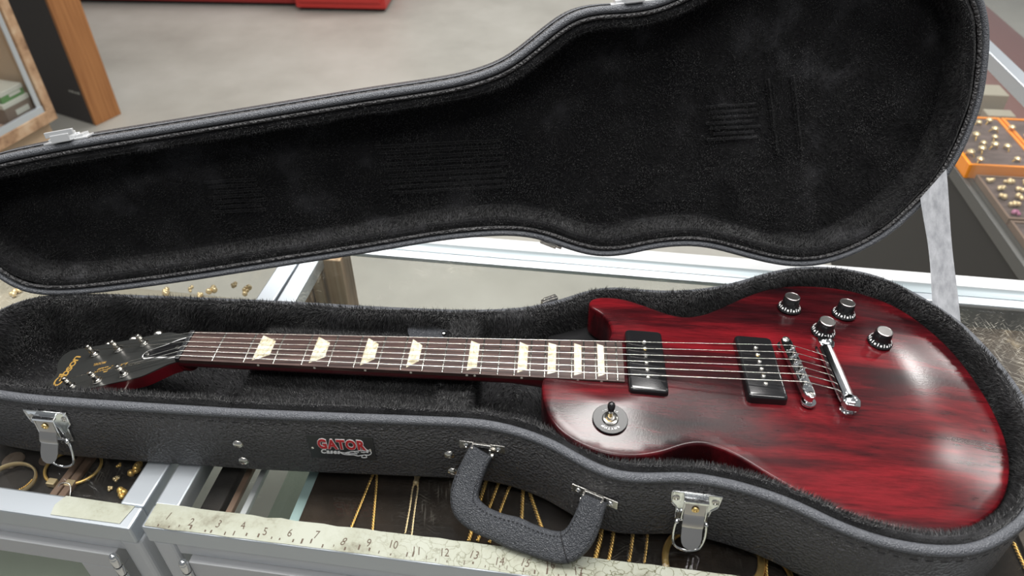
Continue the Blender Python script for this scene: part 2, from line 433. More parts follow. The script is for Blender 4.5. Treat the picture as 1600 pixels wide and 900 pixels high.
# ------------------------------------------------------------------ glass showcase counters under the guitar case
def axes(yaw, o):
    a = math.radians(yaw); u = np.array([math.cos(a), -math.sin(a), 0]); v = np.array([math.sin(a), math.cos(a), 0])
    return np.array([o[0], o[1], 0.]), u, v, np.array([0, 0, 1.])
AX_R = axes(4.2, (-11, -154.5)); AX_L = axes(5.2, (-21, -158))
def counter(AX, u0, u1, label, side, right_end=None):
    root = Root('display_counter', (AX[0] + AX[1] * (u0 + u1) / 2 + AX[2] * 250 + np.array([0, 0, ZF])), label=label, cat='display counter')
    bx = lambda m, *q: m.frame_box(*AX, *q)
    T = -100
    fr = MB()
    bx(fr, u0, u1, 0, 26, T - 26, T + .2)                                     # staff side top rail
    bx(fr, u0, u1, 467, 484, T - 7, T + .2)
    bx(fr, u0, u0 + 26, 26, 467, T - 24, T + .2); bx(fr, u1 - 26, u1, 26, 467, T - 24, T + .2)
    build(fr, 'top_frame', 'aluminium', root, bevel=2.2)
    tb = MB()                                                                  # rounded nosing along the customer edge
    prof = [(484, T), (492, T + 1.5), (503, T - .5), (514, T - 6), (522, T - 15), (525, T - 26), (519, T - 26), (511, T - 15), (498, T - 8), (484, T - 7)]
    tb.loft([[AX[0] + AX[1] * uu + AX[2] * b + AX[3] * c for b, c in prof] for uu in (u0, u1)], True, True)
    build(tb, 'front_nosing', 'mirror_tube', root, smooth=40)
    rl = MB(); bx(rl, u0, u1, 534, 562, T - 34, T - 22); bx(rl, u0, u1, 522, 536, T - 38, T - 33)
    build(rl, 'outer_rail', 'white_rail', root, bevel=1.5)
    g = MB(); bx(g, u0 + 24, u1 - 24, 24, 469, T - 6, T)
    build(g, 'glass_top', 'top_glass', root)
    g = MB(); bx(g, u0 + 10, u1 - 10, 500, 505, -560, T - 12); build(g, 'front_glass', 'clear_glass', root)
    bs = MB(); bx(bs, u0, u1, 20, 530, ZF, -760); build(bs, 'base_cabinet', 'charcoal', root, bevel=3)
    dk = MB(); bx(dk, u0 + 4, u1 - 4, 16, 505, -572, -560); bx(dk, u0 + 4, u1 - 4, 480, 505, -760, -560); build(dk, 'deck', 'deck_grey', root)
    for uu in (u0, u1 - 24):
        po = MB(); bx(po, uu, uu + 24, 2, 26, -760, T - 26); build(po, 'corner_post', 'frame_grey', root, bevel=6, seg=4)
        pw = (52, 24)[uu > u0 or side == 'L']; po = MB(); bx(po, uu, uu + pw, 456, 498, -760, T - 8); build(po, 'front_post', 'trim_wood', root, bevel=2)
    hd = MB(); bx(hd, u0 + 24, u1 - 24, 5, 20, T - 50, T - 26); build(hd, 'door_header', 'frame_grey', root, bevel=1)
    d0, d1 = (u0 + 40, u1 - 34) if side == 'L' else (u0 + 36, u1 - 40)
    d = MB(); zt, zb = T - 51, -740
    bx(d, d0, d1, -3, 14, zt - 26, zt); bx(d, d0, d1, -3, 14, zb, zb + 30)
    bx(d, d0, d0 + 46, -3, 14, zb + 30, zt - 26); bx(d, d1 - 46, d1, -3, 14, zb + 30, zt - 26)
    do = build(d, 'door', 'door_grey', root, bevel=1)
    g = MB(); bx(g, d0 + 44, d1 - 44, 3, 8, zb + 28, zt - 24); build(g, 'door_pane', 'green_glass', root, parent=do)
    h = MB(); uu = d1 + 3 if side == 'L' else d0 - 3
    for k in range(5):
        c = AX[0] + AX[1] * uu + AX[2] * -6
        h.lathe([(4.2, -k * 15 - 13.6), (4.6, -k * 15 - 13), (4.6, -k * 15 - .6), (4.2, -k * 15)], c + np.array([0, 0, zt + 2]), n=14)
    h.sphere(AX[0] + AX[1] * uu + AX[2] * -6 + np.array([0, 0, zt + 3]), 4.4, 6)
    build(h, 'hinge', 'chrome', root, parent=do, smooth=35)
    return root
mat('white_rail', (.66, .67, .68), .4); mat('deck_grey', (.36, .37, .33), .6)
left = counter(AX_L, -1250, 0, 'left aluminium framed glass counter under the headstock end of the guitar case', 'L')
right = counter(AX_R, 0, 1345, 'right aluminium framed glass counter with numbered tape along its near edge', 'R')
def atR(u, v, z): return AX_R[0] + AX_R[1] * u + AX_R[2] * v + AX_R[3] * z
def atL(u, v, z): return AX_L[0] + AX_L[1] * u + AX_L[2] * v + AX_L[3] * z
# old paper tape on the near rails
tp = MB(); q = spline([(3, .5, 0), (300, .8, 0), (700, 1, 0)], step=14)
n = len(q); up_ = [(a[0], 1.0 + 1.2 * noise.noise(Vector((a[0] * .05, 0, 0)))) for a in q]; dn_ = [(a[0], 27 + 1.6 * noise.noise(Vector((a[0] * .08, 9, 0)))) for a in q][::-1]
tp.prism(up_ + dn_, lambda a, b, h: atR(a, b, -99.4 + h), 0, .35)
to = build(tp, 'ruler_tape', 'tape', right)
nums = MB()
NX = [(1, 44), (2, 78), (3, 112), (4, 146), (5, 182), (6, 215), (7, 250), (8, 284), (9, 318), (10, 352), (11, 384), (12, 425), (13, 455), (14, 492), (15, 530), (16, 565), (17, 602)]
for k, uu in NX:
    tm = MB(); uu = 23 + 25.45 * (k - 1) + 1.6 * math.sin(k * 5)
    text(tm, str(k), 12, atR(uu, 9 + 2 * math.sin(k * 2.1), -98.95), AX_R[1] + AX_R[2] * .12 * math.sin(k * 3.7), AX_R[2] - AX_R[1] * .12 * math.sin(k * 3.7), shear=.2 * math.sin(k), wscale=.8, thick=.2, lift=0)
    build(tm, 'number', 'ink', right, parent=to)
tk = MB()
for k in range(60):
    uu = 18 + k * 11.2 + rnd.uniform(-3, 3); ln = rnd.uniform(2, 6); w_ = rnd.uniform(.3, .9)
    tk.frame_box(atR(uu, rnd.uniform(2, 5), -99), AX_R[1] + AX_R[2] * rnd.uniform(-.6, .6), AX_R[2], AX_R[3], -w_, w_, 0, ln, 0, .12)
build(tk, 'scribbles', 'ink', right, parent=to)
tp = MB(); tp.prism([(-86, 3), (-12, 4), (-8, 25), (-84, 25.5), (-89, 14)], lambda a, b, h: atL(a, b, -99.4 + h), 0, .4)
build(tp, 'paper_tape', 'tape', left)

# ------------------------------------------------------------------ what lies inside the counters
def slab(AX, name, u0, u1, v0, v1, z0, z1, m, label, cat, group=None, bev=1.5):
    b = MB().frame_box(*AX, u0, u1, v0, v1, z0, z1); o = build(b, name, m, bevel=bev); return tag(o, label, cat, group)
PZ = -136
slab(AX_L, 'display_pad', -1200, -28, 28, 300, -150, PZ, 'black_pad', 'black velvet pad under the bangles in the left counter', 'display pad')
slab(AX_R, 'display_pad', 27, 49, 28, 300, -150, PZ, 'black_pad', 'narrow dark strip of pad beside the counter joint', 'display pad')
slab(AX_R, 'display_pad', 136, 870, 28, 330, -150, PZ, 'brown_pad', 'dark brown pad under the gold chains in the right counter', 'display pad')
slab(AX_R, 'display_pad', 874, 1316, 28, 464, -150, PZ, 'worn_pad', 'dark brown pad at the right end of the counter beyond the strap', 'display pad')
slab(AX_L, 'display_mat', -1200, -30, 304, 464, -215, -205, 'beige_mat', 'pale beige mat with blurred gold pieces behind the case headstock end', 'display mat')
for u0, lb in ((52, 'left of the two thin metal rails in the gap beside the counter joint'), (68, 'right of the two thin metal rails in the gap beside the counter joint')):
    slab(AX_R, 'shelf_rail', u0, u0 + 7, 28, 300, -150, -142, 'tray_rim' if u0 < 60 else 'frame_grey', lb, 'rail')
g = MB().frame_box(*AX_R, 80, 134, 28, 300, -190, -184); tag(build(g, 'glass_shelf', 'green_glass'), 'greenish glass shelf seen in the gap between the dark pads', 'shelf')
b = MB().frame_box(*AX_R, 122, 134, 28, 300, -156, -146); tag(build(b, 'glass_strip', 'glass_edge'), 'bright glass edge strip along the left side of the brown pad', 'strip')
b = MB(); b.frame_box(*AX_L, -128, -120, 28, 260, PZ + .2, PZ + 7); b.frame_box(*AX_L, -118, -110, 28, 260, PZ + .2, PZ + 7); b.frame_box(*AX_L, -128, -110, 28, 260, PZ + .1, PZ + 3)
tag(build(b, 'tray_divider', 'tray_rim', bevel=1), 'taupe double divider bar between bangles and earrings', 'divider')
def rope(path, r, m, name, label, group=None, twist=.9, flat=False):
    p = spline(path, step=1.0); mb = MB(); mm = len(p)
    for s_ in (0, math.pi):
        q = []
        for i in range(mm):
            t = unit(p[min(i + 1, mm - 1)] - p[max(i - 1, 0)]); sd = unit(np.cross(t, (0, 0, 1))); u_ = np.array([0, 0, 1.])
            a = i * twist + s_; q.append(p[i] + .62 * r * (math.cos(a) * sd + math.sin(a) * u_))
        mb.tube(q, r * .62, 5)
    return tag(build(mb, name, m, smooth=180), label, 'chain', group)
Zc = PZ + 2.2
def Zp(pts, z=Zc): return [(x, y, z) for x, y in pts]
G_ = 'gold chains on the brown pad'
rope(Zp([(186, -122), (190, -90), (194, -58), (197, -52), (200, -60), (205, -95), (209, -124)]), 1.4, 'gold', 'gold_chain', 'thin gold chain looped in a narrow V, leftmost on the brown pad', G_)
rope(Zp([(243, -124), (242.5, -95), (241.5, -66), (246.5, -66), (248, -95), (250, -126)]), 1.0, 'pale_gold', 'pendant_chain', 'pale gold doubled chain with a small clasp at its top', G_)
b = MB(); b.lathe([(1.5, -7), (3.6, -5), (2.6, 0), (3.8, 4), (1.6, 8)], (244, -58, PZ + 3.6), (0, 1, .05), n=10); b.sphere((246.5, -50, PZ + 3.2), 2.6, 6)
tag(build(b, 'chain_clasp', 'pale_gold', smooth=40), 'pale gold knot clasp at the top of the doubled chain', 'clasp')
ST = [((325, -30), (319, -61), (309, -128), 1.5, 'fat gold rope chain partly behind the left arm of the handle'),
      ((341, -30), (332, -64), (318, -128), 1.3, 'gold rope chain seen through the left of the handle opening'),
      ((356, -40), (345, -64), (330, -129), 1.2, 'second gold rope chain from the left in the handle opening'),
      ((361, -40), (361, -70), (362, -142), 1.5, 'flat gold chain seen straight in the middle of the handle opening'),
      ((364, -50), (370, -72), (386, -118), 1.5, 'slanting gold chain at the right of the handle opening'),
      ((446, -90), (443, -115), (437, -140), 1.7, 'thick gold rope chain just right of the handle'),
      ((458, -90), (455, -117), (450, -142), 1.4, 'second gold rope chain right of the handle'),
      ((478, -90), (475, -116), (470, -142), 1.4, 'third gold rope chain right of the handle'),
      ((492, -90), (490, -115), (485, -142), 1.1, 'thinnest gold rope chain, nearest left of the bright bangle'),
      ((620, -112), (607, -130), (603, -150), 1.3, 'thin gold chain beside the flat gold bracelet under the case corner'),
      ((860, -95), (859, -107), (858, -140), 1.4, 'gold chain at the lower right corner of the counter')]
for a, b_, c, r, lb in ST:
    rope(Zp([a, b_, c]), r * 1.35, 'gold', 'gold_chain', lb, G_)
def hoop(o, rx, ry, tilt, m, name, label, cat, width=3.2, thick=1.5, gap=None, group=None, rot=0, n=64):
    a0, a1 = (0, 2 * math.pi) if gap is None else gap
    pts = []
    for i in range(n + (0 if gap is None else 1)):
        t = a0 + (a1 - a0) * i / n; x, y = rx * math.cos(t), ry * math.sin(t)
        x, y = x * math.cos(rot) - y * math.sin(rot), x * math.sin(rot) + y * math.cos(rot)
        pts.append(np.array([o[0] + x, o[1] + y, o[2] + tilt * y]))
    mb = MB(); rings = []; N = len(pts)
    for i, p in enumerate(pts):
        t = unit(pts[(i + 1) % N] - pts[i - 1]) if gap is None else unit(pts[min(i + 1, N - 1)] - pts[max(i - 1, 0)])
        s_ = unit(np.cross(t, (0, 0, 1)))
        rings.append([p + s_ * thick * math.cos(q) + np.array([0, 0, width * math.sin(q)]) for q in [2 * math.pi * j / 8 for j in range(8)]])
    if gap is None: rings.append(rings[0])
    mb.loft(rings, True, gap is not None)
    return mb, m, name, label, cat, group, pts
def put(h):
    mb, m, name, label, cat, group, pts = h
    return tag(build(mb, name, m, smooth=60), label, cat, group)
put(hoop((530, -140, PZ + 4), 24, 34, 0, 'gold', 'gold_bangle', 'broad bright gold bangle left of the open latch bail', 'bangle', 3.6, 3.6, gap=(1.9, 4.2)))
put(hoop((575, -128, PZ + 4), 26, 34, 0, 'gold', 'flat_gold_bracelet', 'broad flat gold bracelet at the bottom under the case', 'bracelet', 3.2, 4, gap=(-1.2, .9)))
put(hoop((606, -150, PZ + 4), 20, 24, 0, 'gold', 'flat_gold_bracelet', 'gold bracelet end at the lowest corner beside the case bottom', 'bracelet', 2.6, 3, gap=(-.9, 1.2)))
# left counter: bangles, earrings
h = hoop((-196, -88, PZ + 6), 25, 19, .12, 'pale_gold', 'beaded_bangle', 'round pale gold bangle at the far left of the near counter glass', 'bangle', 3.6, 1.4)
br = put(h)
b = MB()
for k in range(46, 64): b.sphere(h[6][k] + np.array([0, 0, 3.8]), 1.1, 4)
tag(build(b, 'bead_row', 'gold', smooth=180), 'row of small gold beads along the round bangle', 'beads')
h = hoop((-140, -66, PZ + 3.5), 30, 24, 0, 'gold', 'cuff_bangle', 'open gold cuff bangle with two square ends near the left latch', 'bangle', 2.0, 1.8, gap=(-1.25, -1.95 + 2 * math.pi - .0))
rt = Root('cuff_bangle', (-140, -66, PZ), label=h[3], cat=h[4])
build(h[0], 'band', 'gold', rt, smooth=60)
for e in (0, -1):
    p = h[6][e]; build(MB().frame_box(p, unit((1, -.1, 0)), unit((.1, 1, 0)), (0, 0, 1), -5, 5, -4, 4, -3, 4), 'end_block', 'pale_gold', rt, bevel=1)
b = MB(); b.lathe([(11, 0), (12, 1), (11, 2.2)], (-214, -60, PZ + .3), n=24); tag(build(b, 'price_tag', 'brown_card', smooth=40), 'dark round tag at the left edge beside the beaded bangle', 'tag')
b = MB(); b.lathe([(9, 0), (10, 1), (9, 2.2)], (-176, -55, PZ + .3), n=24); tag(build(b, 'coin', 'brown_card', smooth=40), 'small dark disc under the left latch edge', 'disc')
def nugget(o, r, m, name, label, cat, seed, group=None, sq=(1, 1, 1)):
    q = random.Random(seed); mb = MB()
    for k in range(7):
        a = q.uniform(0, 6.28); d = q.uniform(0, r * .75)
        mb.sphere((o[0] + d * math.cos(a) * sq[0], o[1] + d * math.sin(a) * sq[1], o[2] + q.uniform(.3, .6) * r), q.uniform(.3, .5) * r, 4)
    return tag(build(mb, name, m, smooth=180), label, cat, group)
nugget((-68, -64, PZ), 10, 'gold', 'gold_earring', 'large gold hoop earring beside the left counter frame', 'earring', 3, None, (.7, 1.4))
nugget((-70, -97, PZ), 9, 'gold', 'gold_brooch', 'ornate gold chain brooch nearest the tape patch', 'brooch', 4, None, (1.3, .9))
nugget((-85, -76, PZ), 5, 'pale_gold', 'gold_stud', 'small pale gold stud above the ornate brooch', 'stud', 5)
nugget((-87, -90, PZ), 4, 'pale_gold', 'gold_stud', 'small gold stud beside the brooch, next to the divider', 'stud', 6)
nugget((-92, -60, PZ), 4, 'gold', 'gold_stud', 'small gold stud at the bottom edge of the case by the divider', 'stud', 8)
b = MB().tube(spline([(-140, -102, PZ + 2), (-139, -92, PZ + 8), (-128, -92, PZ + 8), (-124, -104, PZ + 2)], step=1.5), .8, 6); tag(build(b, 'silver_wire', 'silver', smooth=180), 'bent silver wire loop beside the divider', 'wire')
for k, (x, y, r) in enumerate([(-225, 318, 9), (-190, 329, 7), (-152, 330, 11), (-124, 345, 8), (-98, 332, 9), (-168, 312, 8), (-430, 262, 9), (-463, 304, 10), (-400, 290, 8)]):
    where = ['far left of the gap behind the case', 'second from the left in the gap behind the case', 'third from the left in the gap behind the case', 'fourth, farthest back in the gap behind the case', 'rightmost, nearest the counter joint', 'low at the rim of the case', 'at the left edge of the picture, lowest', 'at the left edge of the picture, highest', 'just left of where lid and case touch'][k]
    nugget((x, y, -205), r, 'pale_gold', 'gold_piece', 'blurred gold piece on beige mat, ' + where, 'jewellery', 20 + k, 'gold pieces on the beige mat', (.7, 1.5))

# ------------------------------------------------------------------ the counter running away on the right
aR = math.atan2(1340 - 1326, 0 + 300)
AX_S = (np.array([1329., 728, 0]), np.array([math.cos(.047), -math.sin(.047), 0]), np.array([math.sin(.047), math.cos(.047), 0]), np.array([0, 0, 1.]))
def atS(u, v, z): return AX_S[0] + AX_S[1] * u + AX_S[2] * v + AX_S[3] * z
sr = Root('display_counter', atS(260, 700, ZF), label='aluminium framed ring counter running away behind the right of the case', cat='display counter')
sb = lambda m, *q: m.frame_box(*AX_S, *q)
m_ = MB(); sb(m_, 0, 32, -380, 1800, -132, -100); sb(m_, 500, 530, -380, 1800, -132, -100); sb(m_, 32, 500, -380, -350, -132, -100); build(m_, 'top_frame', 'aluminium', sr, bevel=2)
m_ = MB(); sb(m_, 30, 502, -352, 1800, -108, -102); build(m_, 'glass_top', 'clear_glass', sr)
m_ = MB(); sb(m_, 8, 13, -380, 1800, -362, -131); build(m_, 'side_glass', 'clear_glass', sr)
m_ = MB(); sb(m_, 0, 26, -380, 1800, -392, -362); build(m_, 'sill', 'grey_sill', sr, bevel=1)
m_ = MB(); sb(m_, 4, 526, -380, 1800, ZF, -392); build(m_, 'kick_panel', 'dark_panel', sr)
m_ = MB(); sb(m_, 26, 526, -380, 1800, -392, -362); build(m_, 'deck', 'red_brown_mat', sr)
def tray(u0, u1, v0, v1, h, border, rim, matm, label):
    t = Root('ring_tray', atS((u0 + u1) / 2, (v0 + v1) / 2, -362), label=label, cat='jewellery tray')
    b = MB(); z = -362
    for q in ((u0, u1, v0, v0 + border), (u0, u1, v1 - border, v1), (u0, u0 + border, v0 + border, v1 - border), (u1 - border, u1, v0 + border, v1 - border)):
        sb(b, *q, z, z + h)
    build(b, 'rim', rim, t, bevel=1)
    b = MB(); sb(b, u0 + border, u1 - border, v0 + border, v1 - border, z, z + h - 3); build(b, 'mat', matm, t)
tray(4, 170, 312, 575, 36, 8, 'orange_acrylic', 'mauve_mat', 'orange rimmed mauve tray of rings, beside the edge of the lid')
tray(174, 340, 312, 575, 36, 8, 'orange_acrylic', 'mauve_mat', 'second orange rimmed tray at the right edge of the picture')
tray(24, 190, 118, 304, 16, 6, 'tray_rim', 'mauve_mat', 'dark tray crowded with large gold rings, above the strap')
tray(24, 190, -70, 110, 16, 6, 'tray_rim', 'mauve_mat', 'dark tray with a brown rim nearest the viewer on the ring counter')
def ring(o, r, seed, gem, label, group, turn):
    q = random.Random(seed); t = Root('ring', o, label=label, cat='ring', group=group)
    d = np.array([math.cos(turn), math.sin(turn), 0.])
    build(MB().tube([np.asarray(o) + d * r * math.cos(a) + np.array([0, 0, r + 1 + r * math.sin(a)]) for a in [2 * math.pi * j / 20 for j in range(20)]], r * .16, 6, closed=True), 'band', 'gold', t, smooth=180)
    b = MB(); b.lathe([(r * .3, -r * .2), (r * .8, r * .2), (r * .85, r * .5), (r * .4, r * .85)], np.asarray(o) + np.array([0, 0, 2 * r]), n=8); build(b, 'setting', gem, t)
gl = [(1456, 1229), (1485, 1238), (1416, 1152), (1421, 1117), (1478, 1190), (1440, 1102), (1462, 1150), (1468, 1098), (1366, 1060), (1466, 1040), (1376, 1030), (1400, 1080)]
for k, (x, y) in enumerate(gl):
    lab = ['behind all others, left', 'behind all others, right', 'left of the middle', 'beside the lid edge, second row', 'right of the back row', 'in the middle', 'right of the middle', 'right, third row', 'left, next to the lid', 'front right corner', 'front left corner', 'left, third row'][k]
    ring((x, y + 25, -362 + 20), 9 + (k % 3), k, 'pale_gold', 'small gold ring standing in the orange rimmed tray, ' + lab, 'rings in the orange rimmed tray', k * .7)
for k, (x, y) in enumerate([(1524, 1225), (1540, 1180), (1545, 1130), (1530, 1090)]):
    ring((x, y, -362 + 20), 10, 30 + k, 'pale_gold', 'small gold ring in the second orange tray, ' + ['farthest back', 'second from the back', 'third from the back', 'nearest'][k], 'rings in the second orange tray', k)
k = 0
for r_ in range(5):
    for c_ in range(4):
        u, v = 46 + c_ * 38 + 9 * (r_ % 2), 138 + r_ * 34
        rows = ['front row', 'second row', 'middle row', 'fourth row', 'back row'][r_]; cols = ['nearest the glass', 'second from the glass', 'third from the glass', 'farthest from the glass'][c_]
        nugget(atS(u, v, -362 + 13), 13, 'pale_gold' if k % 5 else 'pink_gem', 'cocktail_ring', 'large gold ring in the crowded dark tray, %s, %s' % (rows, cols), 'ring', 60 + k, 'large rings in the dark tray', (1, .7)); k += 1
for (u, v, w_, d_, h_, nm) in ((130, 660, 90, 70, 60, 'taller cream block behind the orange rimmed tray'), (150, 590, 70, 40, 34, 'lower cream block touching the back of the orange tray')):
    b = MB().frame_box(*AX_S, u, u + w_, v, v + d_, -362, -362 + h_); tag(build(b, 'display_block', 'beige_mat', bevel=3), nm, 'display block')

# ------------------------------------------------------------------ far side of the shop: red cabinets, display tower, wooden tower
for x0, x1, y, m_, lb, dz in ((-2900, -1300, 4180, 'dark_red_metal', 'long deep red cabinet base at the top left across the floor', 0), (-1296, -720, 4105, 'red_metal', 'bright red cabinet base at the top, right of the dark red one', 0)):
    t = Root('red_cabinet', ((x0 + x1) / 2, y + 250, ZF), label=lb, cat='cabinet')
    ax = axes(-.3, (0, 0))
    build(MB().box(x0, x1, y, y + 500, ZF + 22, ZF + 900), 'body', m_, t, bevel=6)
    build(MB().box(x0 + 20, x1 - 20, y + 25, y + 480, ZF, ZF + 22), 'plinth', 'rubber', t)
    for k in range(3): build(MB().box(x0 + 30, x1 - 30, y - 12, y, ZF + 60 + k * 270, ZF + 340 + k * 260), 'drawer', m_, t, bevel=4)
AX_T = axes(13.5, (-1419, 1800))      # display tower: v runs away, its glass looks to +u
tb_ = lambda m, *q: m.frame_box(*AX_T, *q)
t = Root('display_tower', AX_T[0] - AX_T[1] * 220 - AX_T[2] * 450 + np.array([0, 0, ZF]), label='tall glass display case with wood grain frame at the left edge', cat='display case')
zb, zt = -664, 900
b = MB(); tb_(b, -440, 0, -900, 0, zb, zb + 42); tb_(b, -440, 0, -900, 0, zt, zt + 40)
for u0 in (-440, -34):
    for v0 in (-900, -34): tb_(b, u0, u0 + 34, v0, v0 + 34, zb + 42, zt)
build(b, 'frame', 'board_edge', t, bevel=2)
b = MB(); tb_(b, -10, -4, -60, -42, zb + 42, zt); tb_(b, -12, -2, -866, -40, zb + 42, zb + 66); build(b, 'metal_track', 'aluminium', t, bevel=1)
b = MB(); tb_(b, -16, -11, -866, -36, zb + 42, zt); build(b, 'pane', 'clear_glass', t)
b = MB(); tb_(b, -436, -424, -866, -34, zb + 42, zt); tb_(b, -424, -36, -32, -12, zb + 42, zt); build(b, 'back_panel', 'tan_wall', t)
b = MB(); tb_(b, -430, -30, -880, -20, ZF, zb); build(b, 'plinth', 'tan_wall', t)
def carton(u, v, z, w_, d_, h_, body, lid, label):
    c = Root('carton', atT(u + w_ / 2, v + d_ / 2, z), label=label, cat='box')
    b = MB(); tb_(b, u, u + w_, v, v + d_, z, z + h_ - 16); build(b, 'box_body', body, c, bevel=1.5)
    b = MB(); tb_(b, u - 1, u + w_ + 1, v - 1, v + d_ + 1, z + h_ - 16, z + h_); build(b, 'box_lid', lid, c, bevel=1.5)
    b = MB(); tb_(b, u + w_ + .2, u + w_ + 1.4, v + d_ * .35, v + d_ * .85, z + h_ * .3, z + h_ * .55); build(b, 'box_label', 'white_card', c)
def atT(u, v, z): return AX_T[0] + AX_T[1] * u + AX_T[2] * v + AX_T[3] * z
carton(-180, -160, zb + 42, 150, 110, 74, 'brown_card', 'white_card', 'dark brown carton with pale lid, bottom of the stack in the glass tower')
carton(-165, -150, zb + 116, 130, 95, 38, 'green_card', 'white_card', 'green and white carton lying on the brown one in the glass tower')
AX_W = axes(24, (-1717, 2616))
t = Root('wooden_tower', AX_W[0] - AX_W[1] * 300 - AX_W[2] * 70 + np.array([0, 0, ZF]), label='tall fixture with orange wood side and charcoal front beside the floor', cat='shop fixture')
b = MB().frame_box(*AX_W, -18, 0, -142, 0, ZF, 1000); build(b, 'wood_side', 'orange_wood', t, bevel=2)
b = MB().frame_box(*AX_W, -600, -18.5, -141, -123, ZF, 1000); build(b, 'charcoal_front', 'charcoal', t, bevel=1)
b = MB().frame_box(*AX_W, -600, -18.5, -122.5, 0, ZF, 1000); build(b, 'core', 'charcoal', t)
b = MB()
for k in range(4): b.frame_box(*AX_W, -108 + k * 20, -96 + k * 20, -142, -141.2, ZF + 148, ZF + 156 + 2 * (k % 2))
build(b, 'small_marking', 'white_card', t)

# ------------------------------------------------------------------ the guitar case, open
ZR, ZB = -10., -99.75
BASE = [(-262, -18), (-254, -44), (-234, -62), (-164, -74), (-95, -78.5), (15, -81), (101, -82), (195, -81), (273, -80), (319, -80.5), (352, -87), (384, -99), (405, -112), (426, -125), (446, -132.5), (465, -134.5), (485, -133), (506, -131), (527, -132), (563, -140), (599, -154), (626, -170), (650, -181), (674, -188), (700, -191.5), (730, -190), (752, -183), (772, -172), (797, -154), (822, -125), (842, -90), (855, -50), (859, -10), (857, 29), (851, 67), (840, 104), (820, 136), (798, 163), (772, 183), (737, 194), (700, 195.5), (670, 190), (636, 176), (605, 160), (572, 147), (536, 139), (501, 137), (466, 140), (443, 138), (426, 132), (407, 121), (384, 109), (353, 97), (303, 89.5), (252, 87.5), (174, 88), (95, 90), (3, 91), (-103, 90.5), (-157, 89), (-208, 83), (-234, 69), (-250, 48), (-260, 18)]
LIDO = [(-266, -20), (-258, -52), (-240, -76), (-205, -87), (-116, -91), (-9, -91), (95, -91), (206, -91), (302, -90), (345, -94), (373, -102), (410, -122), (438, -136), (463, -139.5), (490, -137), (513, -135), (537, -137), (573, -147), (609, -163), (640, -180), (668, -191), (700, -196), (733, -196), (765, -188), (797, -171), (833, -142), (861, -112), (880, -82), (890, -48), (892, -14), (891, 21), (885, 50), (874, 82), (857, 113), (828, 144), (795, 171), (761, 187), (725, 196), (697, 196.5), (668, 191), (636, 179), (602, 163), (570, 149), (540, 142), (506, 140), (470, 142), (438, 137.5), (408, 124), (375, 105), (345, 95), (306, 89.5), (254, 86.5), (163, 87), (58, 86), (-48, 85), (-153, 81), (-202, 74), (-228, 63), (-246, 42), (-262, 12)]
base = smooth_closed(spline(BASE, closed=True, n=420), 6); bn = inward(base)
lido = smooth_closed(spline(LIDO, closed=True, n=420), 6); ln_ = inward(lido)
idf = lambda x, y, z: np.array([x, y, z])
case = Root('guitar_case', (300, 0, -100), label='open black guitar case with plush lining and a red and white maker plate', cat='guitar case')
sh = MB()
sweep(sh, base, [(30, ZB), (4, ZB), (1, ZB + 1.5), (0, ZB + 5), (0, ZR - 8), (1.2, ZR - 6), (7.5, ZR - 5), (8.5, ZR - 8), (8.5, ZB + 7)], idf, bn)
fill(base + bn * 30, 40, lambda *a: 0, sh, lambda x, y, h: np.array([x, y, ZB]))
build(sh, 'base_shell', 'leather', case, smooth=50)
bd = MB(); sweep(bd, base, [(4.4 + 4.9 * math.cos(a), ZR - 3.8 + 4.6 * math.sin(a)) for a in [2 * math.pi * k / 10 for k in range(11)]], idf, bn)
build(bd, 'rim_bead', 'bead_leather', case, smooth=180, label='grey pebbled bead along the rim')
st = MB(); q = base - bn * .15
for i in range(0, 420, 2):
    a, b = q[i], q[(i + 1) % 420]; st.tube([(a[0], a[1], ZR - 13), (b[0], b[1], ZR - 13)], .35, 4)
build(st, 'stitching', 'stitch', case)
BODY = [(378, -36), (378.5, -28), (395, -12), (425, 4), (441, 20), (447, 36), (450.5, 50), (449, 63), (441, 79), (431, 87), (426.5, 93), (428, 101), (437, 106.5), (452, 108.5), (468, 106.5), (490, 97.5), (510, 88), (531, 83.5), (555, 91), (585, 112), (613, 133), (640, 149), (669, 159), (700, 163), (730, 161.5), (760, 152), (785, 133), (805, 100), (818, 60), (824, 10), (823, -30), (818, -62), (806, -95), (787, -125), (762, -147), (735, -160), (706, -165.5), (678, -163), (650, -156), (620, -144), (588, -124), (560, -104), (543, -95.5), (527, -92.5), (510, -96.5), (490, -106), (468, -112.5), (445, -113.5), (420, -107), (400, -94.5), (387, -77), (380, -55)]
lo = MB()
LP = [(8.6, -14), (9, -9), (10, -6.4), (12, -5.2), (14, -6), (15.6, -9), (16.2, -14), (16.6, -24), (17.4, -40), (18.5, -60), (21, -76), (28, -86), (36, -89)]
sweep(lo, base, [(o, z) for o, z in LP], idf, bn)
fill(base + bn * 36, 12, lambda *a: 0, lo, lambda x, y, h: np.array([x, y, -89.]))
lump(lo, 1.3, .035)
def in_body(p):                                     # tips that would stand inside the guitar body
    return in_poly(p, smooth_closed(spline(BODY, closed=True, n=200), 2)) & (p[:, 2] < -8)
def in_poly(p, a):
    b = np.roll(a, -1, 0); r = np.zeros(len(p), bool)
    for i in range(len(a)):
        c = (a[i][1] > p[:, 1]) != (b[i][1] > p[:, 1]); r ^= c & (p[:, 0] < a[i][0] + (p[:, 1] - a[i][1]) / (b[i][1] - a[i][1] + 1e-12) * (b[i][0] - a[i][0]))
    return r
def base_keep(c): return np.where(c[:, 2] > -60, 1.0, .25)
fb = fur(lo, 95, 6.0, .8, 1, .55, base_keep, upward=lambda p: np.array([300., 0, 60]) * 0 + np.array([0, 0, 1.]) * 1.0 + np.where((np.abs(p[:, 2]) < 90)[:, None], (np.array([430., 0, 0]) - p) * np.array([.004, .012, 0]), 0))
